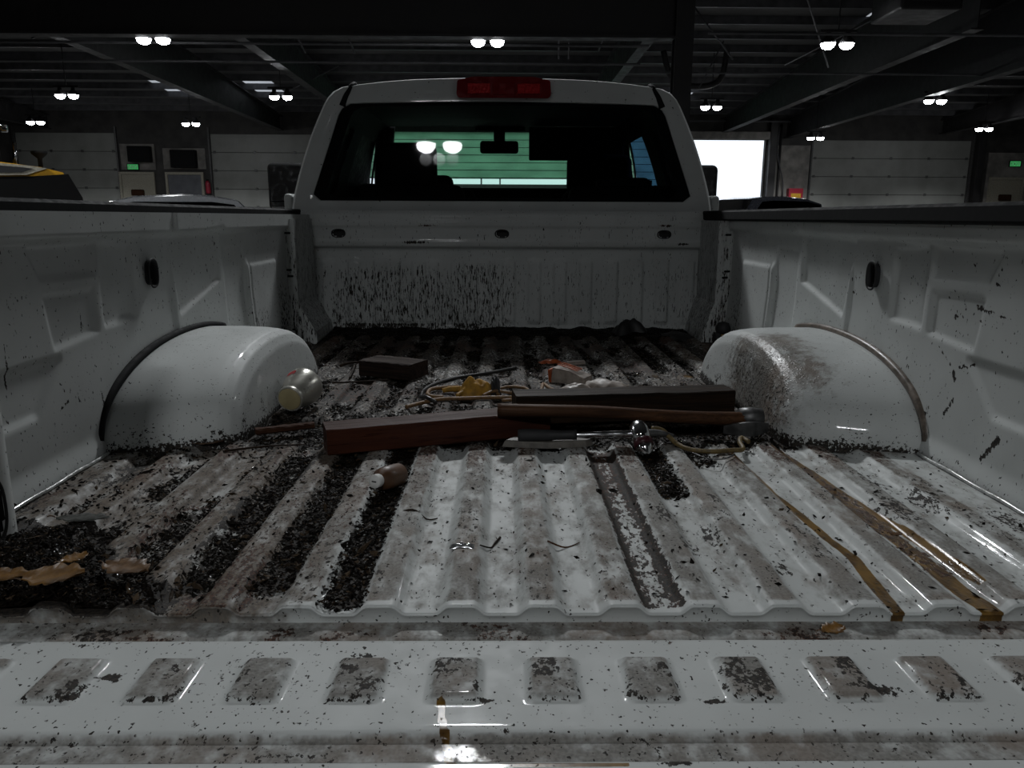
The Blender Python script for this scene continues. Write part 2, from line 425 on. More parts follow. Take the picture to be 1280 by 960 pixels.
while y < WY-0.3:
    if pm is None:
        o = MB().prism([(-0.04, 0), (0.04, 0), (0.04, -0.02), (-0.02, -0.02), (-0.02, -0.22), (0.06, -0.22), (0.06, -0.24), (-0.04, -0.24)], 'x', -WX, WX).build('purlin', 'purlinsteel', ceiling); pm = o
    else:
        o = pm.copy(); COL.objects.link(o)
    o.location = (0, y, roof_z(y)-0.002); y += 1.52
def rafter(x, y0, y1, zb0, zb1):
    b = MB()
    # web (tapered), bottom flange, top flange
    b.prism([(y0, zb0), (y1, zb1), (y1, roof_z(y1)-0.25), (y0, roof_z(y0)-0.25)], 'x', x-0.012, x+0.012)
    b.prism([(y0, zb0-0.03), (y1, zb1-0.03), (y1, zb1), (y0, zb0)], 'x', x-0.16, x+0.16)
    b.prism([(y0, roof_z(y0)-0.28), (y1, roof_z(y1)-0.28), (y1, roof_z(y1)-0.25), (y0, roof_z(y0)-0.25)], 'x', x-0.16, x+0.16)
    return b.build('rafter', 'steelbeam', ceiling)
for x in (-22.4, -11.0, 11.0, 14.2, 22.0): rafter(x, 19.0 if x != 14.2 else 10.0, WY-0.05, 5.75 if x != 14.2 else 5.55, 5.6 if x != 14.2 else 5.35)
for x in (-7.0, 3.9): rafter(x, 18.4, WY-0.05, 6.1, 5.9)
# lateral girder over the bay and its column
g = MB(); g.box(-WX+0.1, 3.75, 18.0, 18.03, 5.30, roof_z(18)-0.3); g.box(-WX+0.1, 3.75, 17.85, 18.18, 5.24, 5.29); g.box(-WX+0.1, 3.75, 17.85, 18.18, roof_z(18)-0.33, roof_z(18)-0.3)
g.build('girder', 'steelbeam', ceiling)
c = MB(); c.box(3.75, 4.15, 17.85, 17.88, 0, roof_z(18)-0.05); c.box(3.75, 4.15, 18.15, 18.18, 0, roof_z(18)-0.05); c.box(3.94, 3.96, 17.88, 18.15, 0, roof_z(18)-0.05); c.box(3.6, 4.3, 17.7, 18.33, 0, 0.03)
struct(c.build('steel_column', 'steelbeam'), 'dark steel column at the end of the lateral roof girder', 'column')
# long pipes and thin braces below the roof
for (x0, x1, y0, z0, r) in [(-WX+.1, 3.6, 20.2, 5.55, 0.035), (-WX+.1, 3.6, 21.4, 5.35, 0.03), (4.3, WX-.1, 17.2, 5.2, 0.03), (4.3, WX-.1, 24.0, 5.6, 0.03)]:
    MB().tube([(x0, y0, z0), (x1, y0, z0)], r, 8).build('sprinkler_pipe', 'purlinsteel', ceiling, True)
for (p, q) in [((-4.8, 20, 5.3), (-5.4, 20, 6.6)), ((-3.6, 20, 5.3), (-4.1, 20, 6.6)), ((1.4, 20.5, 5.3), (1.4, 20.5, 7.0)), ((1.65, 20.5, 5.3), (1.65, 20.5, 7.0)), ((5.2, 16, 7.2), (9.2, 23, 5.6)), ((3.1, 20.5, 7.2), (2.4, 20.5, 5.5)), ((5.0, 22, 7.0), (6.2, 22, 5.6)), ((7.0, 26, 6.9), (6.3, 26, 5.5)),
               ((-9.5, 22, 7.2), (-12.5, 22, 6.0)), ((-6.0, 30, 6.8), (-8.6, 30, 5.6)), ((11.5, 18, 7.4), (9.0, 26, 6.2))]:
    MB().tube([p, q], 0.022, 6).build('brace_rod', 'purlinsteel', ceiling, True)
# duct and heater lumps hung below the roof at the far side
b = MB(); b.box(8.3, 9.6, 17.2, 18.6, 5.7, 7.2, 0.05); b.box(8.5, 9.4, 17.15, 17.2, 5.85, 6.5, 0.02)
b.build('unit_heater', 'steelbeam', ceiling)
MB().tube([(5.3, 27, 6.8), (5.6, 27, 6.0), (6.4, 27, 5.7), (7.2, 27, 5.9), (7.4, 27, 6.8)], 0.10, 8, sub=6).build('duct_hose', 'steelbeam', ceiling, True)
MB().box(-7.2, -6.6, 34.2, WY-0.01, 5.55, 5.9, 0.02).build('header_duct', 'steelbeam', ceiling)
for xr in (13.28, 23.75):
    MB().box(xr, xr+0.35, WY-0.4, WY-0.06, 0, 6.2).build('wall_column', 'steelbeam', wall_far)

# overhead doors
dn = [0]
def sect_door(x0, x1, z0, z1, h, mat, nh, thick=0.06, label=None):
    dn[0] += 1
    d = empty('door_%d' % dn[0], ((x0+x1)/2, WY+0.05, 0)); struct(d, label, 'door' if label else None)
    cx = (x0+x1)/2; z = z1
    while z > z0+0.02:
        zb = max(z0, z-h)
        gp = 0.012 if nh else 0.0
        MB().box(x0-cx, x1-cx, -thick/2, thick/2, zb+gp, z-gp, 0.008 if nh else 0, 1).build('door_section', mat, d)
        if not nh: MB().box(x0-cx, x1-cx, -thick/2-0.03, -thick/2-0.002, zb-0.012, zb+0.014).build('section_joint', 'steelbeam', d)
        if nh:
            for k in range(nh+1):
                xh = x0+0.15+(x1-x0-0.3)*k/nh-cx
                MB().box(xh-0.07, xh+0.07, -thick/2-0.03, -thick/2-0.001, zb-0.05, zb+0.07, 0.01, 1).build('hinge', 'steel', d)
        z = zb
    MB().box(x0-cx, x1-cx, -0.012, 0.012, z0, z1).build('seal_backing', 'walldark' if nh else mat, d) if nh else None
    for xx in (x0-cx-0.1, x1-cx+0.02):
        MB().box(xx, xx+0.08, -0.16, -0.06, 0, z1+0.3).build('door_track', 'steel', d)
    return d
sect_door(-24.1, -19.2, 0, 5.42, 0.885, 'doorskin', 3, label='closed off-white sectional door behind the yellow loader')
sect_door(-14.5, -8.2, 0, 5.4, 0.885, 'doorskin', 3, label='closed off-white sectional door beside the grey man door')
sect_door(15.58, 23.57, 0, 5.27, 0.885, 'doorskin', 4, label='wide closed off-white sectional door beside the red and yellow cabinet')
sect_door(-6.7, 3.4, 3.32, 5.55, 0.365, 'fibreglass', 0, 0.02, label='backlit translucent overhead door raised partway ahead of the cab')
sect_door(4.4, 8.2, 3.0, 5.5, 0.365, 'fibreglass', 0, 0.02, label='narrow backlit translucent overhead door next to the open bay')
# header over open bay and folded door above
MB().box(9.0, 13.3, WY-0.35, WY-0.06, 5.25, 5.62, 0.03).build('bay_header', 'walllight', wall_far)
MB().box(8.7, 14.6, WY-0.5, WY-0.4, 6.05, 6.12, 0.01).build('bay_header', 'purlinsteel', wall_far)
# light poles and distant bits outside the open door
for (px_, py_) in ((10.9, 62), (12.2, 75), (-1.6, 60), (-0.2, 64)):
    b = MB().tube([(0, 0, 0), (0, 0, 6)], 0.07, 6); b.tube([(0, 0, 6), (0.8, 0, 6.2)], 0.05, 6)
    tag(b.build('yard_pole', 'steel', loc=(px_, py_, -0.03)), 'thin grey light pole in the yard, seen through the open bay' if px_ > 5 else 'thin grey light pole in the yard, seen under the raised translucent door', 'pole', 'yard light poles by the open bay' if px_ > 5 else 'yard light poles by the raised door')

# man doors
def man_door(x0, x1, zt, mat, label, exit_sign=False):
    dn[0] += 1
    d = empty('door_%d' % dn[0], ((x0+x1)/2, WY-0.06, 0)); struct(d, label, 'door'); w = (x1-x0)/2
    f = MB(); f.box(-w, -w+0.12, -0.06, 0.05, 0, zt); f.box(w-0.12, w, -0.06, 0.05, 0, zt); f.box(-w+0.12, w-0.12, -0.06, 0.05, zt-0.12, zt)
    f.build('door_frame', 'cream', d)
    MB().box(-w+0.13, w-0.13, -0.03, 0.03, 0.02, zt-0.13, 0.008).build('door_leaf', mat, d)
    MB().box(-0.32, 0.32, -0.06, -0.031, zt-1.15, zt-0.85, 0.05).build('sign_plate', 'wood_stick', d) if mat == 'cream' else None
    MB().box(-0.3 if mat == 'cream' else -0.05, 0.3 if mat == 'cream' else 0.45, -0.05, -0.031, zt-1.75, zt-1.2, 0.004).build('notice', 'paper', d)
    hd = MB().tube([(w-0.3, -0.03, 1.05), (w-0.3, -0.09, 1.05), (w-0.45, -0.09, 1.05)], 0.015, 6).build('door_handle', 'steel', d)
    return d
man_door(-19.15, -17.4, 3.55, 'cream', 'cream metal man door with a notice under a green exit sign')
man_door(-16.85, -14.95, 3.55, 'greydoor', 'dark grey man door with a white notice sheet')
man_door(24.65, 26.45, 3.5, 'cream', 'pale man door beyond the wide sectional door')
def exit_sign(x, z, label):
    e = empty('exit_sign', (x, WY-0.12, z-0.14))
    MB().box(-0.3, 0.3, 0, 0.06, 0, 0.30, 0.015).build('housing', 'plastic', e)
    MB().box(-0.26, 0.26, -0.012, -0.001, 0.03, 0.27, 0.003).build('lit_face', 'exit', e)
    cu = bpy.data.curves.new('exit_text', 'FONT'); cu.body = 'EXIT'; cu.size = 0.24; cu.align_x = 'CENTER'; cu.extrude = 0.003
    to = bpy.data.objects.new('lettering', cu); COL.objects.link(to)
    dg = bpy.context.evaluated_depsgraph_get(); me = bpy.data.meshes.new_from_object(to.evaluated_get(dg)); bpy.data.objects.remove(to)
    me.materials.clear(); me.materials.append(M['paper']); lo = bpy.data.objects.new('lettering', me); COL.objects.link(lo); lo.parent = e
    lo.rotation_euler = (math.pi/2, 0, 0); lo.location = (0, -0.016, 0.065)
    return tag(e, label, 'sign')
exit_sign(-18.4, 3.78, 'green lit exit sign above the cream man door')
exit_sign(25.85, 4.15, 'green lit exit sign above the pale man door')
# dark boxes above the doors
tag(MB().box(-0.55, 0.55, 0, 0.35, 0, 0.75, 0.03).box(-0.45, 0.45, -0.03, 0, 0.1, 0.65, 0.01).build('breaker_box', 'plastic', loc=(-17.95, WY-0.41, 4.02)), 'black electrical box on the wall above the cream man door', 'box')
tag(MB().box(-0.62, 0.62, 0, 0.35, 0, 0.85, 0.03).box(-0.5, 0.5, -0.03, 0, 0.1, 0.75, 0.01).build('breaker_box', 'plastic', loc=(-15.8, WY-0.41, 3.75)), 'black electrical box on the wall above the grey man door', 'box')
e = empty('fire_extinguisher', (-14.7, WY-0.25, 2.5))
MB().lathe([(0.0, 0), (0.11, 0.02), (0.12, 0.08), (0.12, 0.5), (0.09, 0.6), (0.04, 0.64)], 16).build('cylinder_body', 'sign_red', e, True)
MB().box(-0.03, 0.03, -0.1, 0.1, 0.64, 0.70, 0.01).build('valve', 'plastic', e)
MB().tube([(0.03, -0.05, 0.66), (0.15, -0.05, 0.5), (0.14, -0.05, 0.2)], 0.014, 6, sub=4).build('hose', 'rubber', e, True)
tag(e, 'red fire extinguisher on the wall next to the grey man door', 'extinguisher')
# red and yellow cabinet on its wall
e = empty('safety_cabinet', (14.75, WY-0.42, 1.15))
MB().box(-0.36, 0.36, 0, 0.35, 0, 1.75, 0.02).build('cabinet_body', 'sign_red', e)
MB().box(-0.25, 0.25, -0.02, -0.001, 1.0, 1.5, 0.01).build('door_panel', 'sign_yellow', e)
MB().box(-0.2, 0.2, -0.03, -0.021, 1.2, 1.28, 0.003).build('stripe', 'sign_red', e)
tag(e, 'red wall cabinet with a yellow front panel beside the open bay', 'cabinet')
MB().tube([(13.9, WY-0.1, 0), (13.9, WY-0.1, 6.0)], 0.06, 8).build('conduit', 'steelbeam', wall_far, True)
MB().tube([(14.2, WY-0.1, 2.0), (14.1, WY-0.25, 3.2), (13.75, WY-0.2, 4.6), (13.8, WY-0.1, 5.9)], 0.03, 6, sub=5).build('cable', 'purlinsteel', wall_far, True)

# ------------------------------------------------------------------ lamps
def lamp_proto():
    e = empty('high_bay_lamp', (0, 0, 0))
    MB().box(-0.42, 0.42, -0.05, 0.05, 0.24, 0.30, 0.012).build('crossbar', 'steelbeam', e)
    MB().tube([(0, 0, 0.30), (0, 0, 1.2)], 0.015, 6).build('hanger_rod', 'steelbeam', e, True)
    for sx in (-0.215, 0.215):
        T = Matrix.Translation((sx, 0, 0))
        h = MB().lathe([(0.0, 0.24), (0.06, 0.24), (0.07, 0.16), (0.165, 0.06), (0.175, 0.0), (0.165, 0.0), (0.155, 0.04), (0.0, 0.05)], 20, T, cap=False).build('lamp_head', 'steelbeam', e, True)
        MB().lathe([(0.155, 0.02), (0.15, -0.03), (0.125, -0.08), (0.07, -0.11), (0.0, -0.115)], 20, T, cap=False).build('lens', 'lens', h, True)
    return e
lp = lamp_proto(); first = True
def add_lamp(x, y, z, label, group, off=None):
    """off: short name of a fixture that hangs outside the picture"""
    global first
    o = lp if first else copy_tree(lp); first = False
    o.location = (x, y, z); tag(o, label, 'lamp', group)
    if off: o.name = 'high_bay_lamp_%s_offscreen' % off
    words = iter(('first', 'second'))
    for ch in o.children:
        if ch.name.startswith('hanger_rod'):
            ch.scale.z = (roof_z(y)-z-0.30)/0.9; ch.location.z = 0.30*(1-ch.scale.z)
        if off:
            for g_ in ch.children: g_.name = '%s_lens_%s_offscreen' % (next(words), off)
    near = off is not None
    for sx, w_ in (((-0.215, 'first'), (0.215, 'second')) if near else ((0.0, ''),)):
        nm = '%s_light_%s_offscreen' % (w_, off) if off else 'lamp_light'
        ld = bpy.data.lights.new(nm, 'SPOT'); ld.energy = LAMP_W*(1 if near else 2); ld.spot_size = math.radians(140); ld.spot_blend = 0.5
        ld.shadow_soft_size = 0.10; ld.color = (0.95, 0.98, 1.0)
        lo = bpy.data.objects.new(nm, ld); COL.objects.link(lo); lo.parent = o; lo.location = (sx, 0, -0.24)
LAMPS = [(-7.85, 18.6, 5.3, 'by the girder, on the white hatchback side of the cab'), (-0.34, 18.6, 5.3, 'by the girder, straight above the cab roof'), (7.6, 18.6, 5.3, 'beside the unit heater'),
         (-14.4, 27, 5.3, 'beyond the girder, over the yellow loader'), (-7.35, 27, 5.3, 'beyond the girder, by the pair of skylights'), (7.45, 28.8, 5.3, 'in front of the open bay'), (14.5, 27, 5.3, 'on the tapered rafter'),
         (-19.9, 34.6, 5.3, 'in front of the sectional door behind the loader'), (-13.4, 34.8, 5.3, 'in front of the grey man door'), (14.1, 36.0, 4.98, 'above the red and yellow cabinet'), (21.1, 35, 5.3, 'at the far edge of the wide sectional door'),
         (-7.6, 6.4, 5.3, 'alongside the cab, over the white hatchback', 'over_hatchback'), (-0.3, 6.4, 5.3, 'over the hood of the pickup truck', 'over_hood'), (7.3, 6.4, 5.3, 'alongside the cab, on its mirror side', 'beside_cab'),
         (-7.6, -5.0, 5.3, 'behind the tailgate, towards the loader side wall', 'behind_loader_side'), (-1.03, -5.2, 5.3, 'behind the tailgate, in line with the bed', 'behind_tailgate'), (7.3, -5.0, 5.3, 'behind the tailgate, towards the cabinet side wall', 'behind_cabinet_side')]
for (xx, yy, zz, lab, *off) in LAMPS: add_lamp(xx, yy, zz, 'lit twin-head high-bay lamp '+lab, 'twin high-bay lamps under the roof', off[0] if off else None)

# ================================================================== PICKUP TRUCK
RY = 3.2
truck = empty('pickup_truck', (0, RY, 0))
tag(truck, 'white pickup truck with an open dirty bed and lowered tailgate', 'truck')
OFF = (0, -RY, BZ)
XL, XR = -0.87, 0.93
PITCH = 0.108
def zf(x, y):
    """bed floor height: flat-topped ribs running the length of the bed"""
    x = np.asarray(x, float); y = np.asarray(y, float)
    q = x/PITCH; tt = np.abs(q-np.round(q))*2
    pr = ss(0.36, 0.70, tt)
    pr = np.maximum(pr, ss(0.765, 0.79, np.abs(x)))
    d = 0.014*np.where(y < 0.99, 0.85+0.15*ss(0.94, 0.99, y), 1.0)
    z = -d*(1-pr)
    band = ss(1.69, 1.72, y)*(1-ss(1.86, 1.89, y))
    z = z*(1-band)-0.014*band
    back = ss(3.28, 3.32, y); z = z*(1-back)-0.010*back
    z = z+0.0016*(fbm(x*9+5, y*4, 3)-0.5)
    return z

# ---- floor
gx = np.arange(XL-0.01, XR+0.012, 0.0042); gy = np.concatenate([np.arange(0.926, 1.75, 0.0055), np.arange(1.75, 3.48, 0.0085)])
X, Y = np.meshgrid(gx, gy, indexing='ij'); Z = zf(X, Y)
q = X/PITCH; tt = np.abs(q-np.round(q))*2; crest = ss(0.5, 0.72, tt); groove = 1-ss(0.40, 0.62, tt)
gi = np.round(X/PITCH).astype(int)
nA = fbm(X*7, Y*5, 11); nB = fbm(X*22, Y*12, 21); nC = fbm(X*3, Y*2.5, 31)
left = ss(-0.15, -0.36, X); rear = ss(1.62, 1.85, Y)
G = crest*(0.55+0.35*nA)+0.20*groove*nA
G = np.maximum(G, left*(0.30+0.5*nA)); G = np.maximum(G, rear*(0.25+0.65*nA))
K = np.zeros_like(X); O = np.zeros_like(X); Rr = np.zeros_like(X); Wt = np.zeros_like(X)
# grooves filled with dark grit: index -> (y0, y1, strength)
GRIT = {-2: (0.92, 1.66, 0.95), -3: (0.98, 1.66, 0.85), -4: (0.98, 1.60, 0.75), -5: (0.98, 1.30, 0.55), -6: (0.95, 1.2, 0.8), 3: (1.36, 1.66, 1.0), 4: (1.54, 1.66, 0.6)}
for k, (a, b, s) in GRIT.items():
    m = (gi == k)*(1-ss(0.30, 0.62, tt))*ss(a-0.02, a+0.02, Y)*(1-ss(b-0.02, b+0.03, Y)); K = np.maximum(K, m*s*(0.65+0.6*nB))
# dark smears on the left crests
nL = fbm(X*30, Y*4, 36); K = np.maximum(K, left*(0.55*ss(0.48, 0.74, nL)+0.18*ss(0.5, 0.7, nC)))
Rr = np.maximum(Rr, left*0.5*ss(0.45, 0.70, fbm(X*28, Y*4, 38))); Rr = np.maximum(Rr, rear*(0.28+0.5*ss(0.45, 0.7, nA)))
Rr = np.maximum(Rr, crest*0.38*ss(0.5, 0.7, nC))
# dirt across the middle band and the front of the bed
K = np.maximum(K, ss(1.62, 1.70, Y)*(1-ss(1.86, 2.02, Y))*(0.75+0.4*nB-0.35*ss(0.75, 0.8, X)))
K = np.maximum(K, ss(1.80, 1.95, Y)*(0.36+0.36*nB)*np.where(np.abs(X) < 0.66, 1, 0.5))
K = np.maximum(K, ss(2.0, 2.4, Y)*groove*(0.35+0.45*nC))
K = np.maximum(K, ss(0.06, 0.0, sdpoly([(-0.9, 0.9), (-0.50, 0.9), (-0.47, 0.96), (-0.58, 1.03), (-0.70, 1.19), (-0.9, 1.2)], X, Y))*1.1)
# scattered marks
for (mx, my, rr, s) in [(-0.01, 1.24, 0.022, 0.62), (0.30, 1.13, 0.03, .6), (0.34, 1.18, 0.035, .62), (0.28, 1.25, .04, .6), (0.42, 1.06, .03, .55), (0.62, 1.36, 0.05, 0.5), (0.70, 1.28, 0.06, 0.6), (0.78, 1.34, 0.06, .55), (0.73, 1.45, 0.06, .5), (0.86, 1.21, 0.05, .6), (-0.13, 1.5, 0.03, .55), (0.39, 1.33, 0.03, .5), (0.11, 1.12, .025, .5), (0.14, 1.03, .03, .35)]:
    K = np.maximum(K, s*np.exp(-((X-mx)**2/(rr*0.6)**2+(Y-my)**2/(rr*1.4)**2)))
K = np.maximum(K, crest*0.34*ss(0.5, 0.66, nB))
# rusty groove
m = (gi == 2)*(1-ss(0.45, 0.7, tt))*(1-ss(1.63, 1.67, Y)); edge = ss(0.12, 0.45, tt)
Rr = np.maximum(Rr, m*(0.42+0.45*edge+0.2*ss(1.2, 1.5, Y))*ss(0.925, 0.94, Y)); K = np.maximum(K, m*(0.34+0.40*edge))
# ochre runs
och = np.maximum(ss(0.013, 0.006, dline([(0.505, 1.62), (0.512, 1.5), (0.514, 1.38), (0.528, 1.27), (0.535, 1.17), (0.545, 1.10), (0.536, 1.02), (0.527, 0.93)], X, Y)+0.006*(nB-0.5)),
                 ss(0.020, 0.010, dline([(0.618, 1.66), (0.628, 1.5), (0.641, 1.3), (0.648, 1.1), (0.652, 0.92)], X, Y)+0.008*(nB-0.5)))
och = np.maximum(och, 0.75*ss(0.012, 0.005, dline([(0.632, 1.6), (0.652, 1.4), (0.672, 1.2), (0.682, 1.0)], X, Y)+0.008*(nB-0.5)))
och = np.maximum(och, 0.6*ss(0.04, 0.01, np.hypot(X-0.50, (Y-2.42)*0.5))); och = np.maximum(och, 0.6*ss(0.03, 0.01, np.hypot(X-0.60, (Y-2.42)*0.5)))
O = np.maximum(O, och); Rr = np.maximum(Rr, 0.5*ss(0.03, 0.012, dline([(0.618, 1.66), (0.641, 1.3), (0.652, 1.05)], X, Y)))
O = np.maximum(O, 0.30*ss(-0.25, -0.35, X)*(1-ss(0.93, 0.955, Y)))
O = np.maximum(O, 0.42*ss(0.7, 0.8, X)*ss(0.55, 0.7, nC))
Wt = np.maximum(Wt, 0.6*(gi == 3)*groove*ss(1.3, 1.4, Y))
Br = np.maximum(left*(0.30+0.62*fbm(X*26, Y*3.5, 37)), rear*(0.40+0.35*nA)); Br = np.maximum(Br, crest*0.36*ss(0.42, 0.65, nC)); Br = np.maximum(Br, 0.62*ss(-0.28, -0.36, X)*(1-ss(0.93, 0.96, Y)))
clean = ss(-0.20, -0.12, X)*(1-ss(0.14, 0.17, X))*groove*(1-ss(1.55, 1.65, Y)); K *= 1-0.85*clean; Rr *= 1-0.85*clean; G *= 1-0.7*clean
Rr = np.maximum(Rr, crest*ss(1.35, 1.6, Y)*(1-ss(1.66, 1.7, Y))*0.55*ss(0.35, 0.6, nA))
G = np.maximum(G, 0.24+0.34*fbm(X*24, Y*5, 39))
lipclean = (1-ss(0.938, 0.944, Y))*ss(-0.30, -0.24, X)
K *= 1-0.8*lipclean; G *= 1-0.9*lipclean; Rr *= 1-0.7*lipclean; Br *= 1-0.9*lipclean
# lip turned down at the rear edge
nx = len(gx)
lipZ = [Z[:, 0]-0.0035, Z[:, 0]-0.004, np.full(nx, -0.026)]; lipY = [0.9256, 0.9280, 0.9284]
V = np.stack([X, Y, Z], -1)
extra = [np.stack([gx, np.full(nx, ly), lz], -1)[:, None, :] for ly, lz in zip(lipY, lipZ)]
V = np.concatenate(extra[::-1]+[V], axis=1)
pad = lambda A, v=None: np.concatenate([(A[:, :1] if v is None else np.full((nx, 1), v))]*3+[A], axis=1)
bed_floor = mesh_np('bed_floor', V, grid_faces(nx, len(gy)+3), 'paint_floor', truck, True, OFF)
set_attr(bed_floor, 'stain', (pad(K, 0.05), pad(G, 0.2), pad(O))); set_attr(bed_floor, 'wear', (pad(Rr, 0.1), pad(Wt, 0), pad(Br)))

# ---- sill strip between floor and tailgate
sill = mesh_np('tailgate_sill', *(lambda gx, gy: (np.stack(np.meshgrid(gx, gy, indexing='ij')+[np.broadcast_to(np.interp(gy, [0.884, 0.888, 0.892, 0.95], [-0.04, -0.028, -0.0255, -0.0245]), (len(gx), len(gy)))], -1), grid_faces(len(gx), len(gy))))(np.linspace(-0.86, 0.86, 200), np.array([0.884, 0.888, 0.892, 0.9, 0.91, 0.92, 0.935, 0.95])), 'paint_tailgate', truck, True, OFF)
co = np.array([v.co[:] for v in sill.data.vertices]); ns = fbm(co[:, 0]*14+3, co[:, 1]*20, 5)
set_attr(sill, 'stain', (0.28*ss(0.5, 0.7, ns)+0.5*ss(-0.45, -0.55, co[:, 0])*ns, 0.45+0.5*ns, 0.4*ss(0.5, 0.6, ns)*ss(-0.2, -0.35, co[:, 0]))); set_attr(sill, 'wear', (0.5*ss(0.55, 0.7, ns), 0*ns, 0*ns))

# ---- tailgate (lowered), raised pads pressed into the inner skin
gx = np.arange(-0.80, 0.801, 0.0036); gy = np.concatenate([np.arange(0.34, 0.62, 0.012), np.arange(0.62, 0.8845, 0.0028)])
X, Y = np.meshgrid(gx, gy, indexing='ij')
Z = np.interp(Y, [0.34, 0.350, 0.648, 0.654, 0.688, 0.695, 0.702, 0.868, 0.876, 0.8805, 0.884], [-0.05, -0.020, -0.020, -0.0275, -0.0275, -0.0195, -0.0185, -0.0185, -0.0205, -0.0265, -0.050])
padm = np.zeros_like(X)
for k in range(-7, 7):
    px = (k+0.5)*0.1105+0.003
    dx = np.abs(X-px)-0.0225; dy = np.abs(Y-0.785)-0.036
    sd = np.hypot(np.maximum(dx, 0), np.maximum(dy, 0))+np.minimum(np.maximum(dx, dy), 0)
    padm = np.maximum(padm, 1-ss(-0.001, 0.0105, sd))
Z = Z+0.0075*padm
nA = fbm(X*16, Y*16, 41); nB = fbm(X*40, Y*30, 51); nC = fbm(X*5, Y*6, 61)
G = padm*(0.5+0.5*nA)+(1-padm)*0.10*nA
stepb = ss(0.645, 0.652, Y)*(1-ss(0.69, 0.697, Y)); G = np.maximum(G, stepb*(0.55+0.4*nA))
K = padm*(0.22+0.40*ss(0.45, 0.7, nB))
rim = padm*(1-padm)*4; K = np.maximum(K, rim*(0.18+0.34*nB)*ss(0.0, 0.02, 0.79-Y)+rim*0.25*nB)
K = np.maximum(K, stepb*0.30*ss(0.4, 0.65, nB)); K = np.maximum(K, 0.24*ss(0.5, 0.75, nA)*(1-padm))
for (mx, my, a, b) in [(-0.447, 0.792, 0.012, 0.010), (-0.162, 0.835, 0.014, 0.006), (0.42, 0.762, 0.03, 0.012), (-0.02, .745, .012, .005), (0.23, 0.743, 0.016, 0.006), (0.17, 0.646, 0.02, 0.004)]:
    K = np.maximum(K, 0.95*np.exp(-((X-mx)/a)**2-((Y-my)/b)**2))
O = np.maximum(0.9*ss(0.0055, 0.003, dline([(-0.066, 0.742), (-0.062, 0.71), (-0.055, 0.68), (-0.05, 0.65), (-0.045, 0.64)], X, Y)), 0.9*ss(0.004, 0.0022, dline([(-0.04, 0.6435), (0.12, 0.6435)], X, Y)))
O = np.maximum(O, 0.40*ss(0.55, 0.7, nC)*stepb); Rr = 0.36*ss(0.55, 0.75, nB)*ss(0.84, 0.88, Y)
Z = Z+(0.884-Y)*0.021
tailgate = mesh_np('tailgate', np.stack([X, Y, Z], -1), grid_faces(len(gx), len(gy)), 'paint_tailgate', truck, True, OFF)
set_attr(tailgate, 'stain', (K, G, O)); set_attr(tailgate, 'wear', (Rr, 0*X, 0*X))
b = MB(); b.box(-0.80, 0.80, 0.345, 0.878, -0.10, -0.045, 0.006); tg2 = b.build('tailgate_outer_skin', 'paint_cab', tailgate)

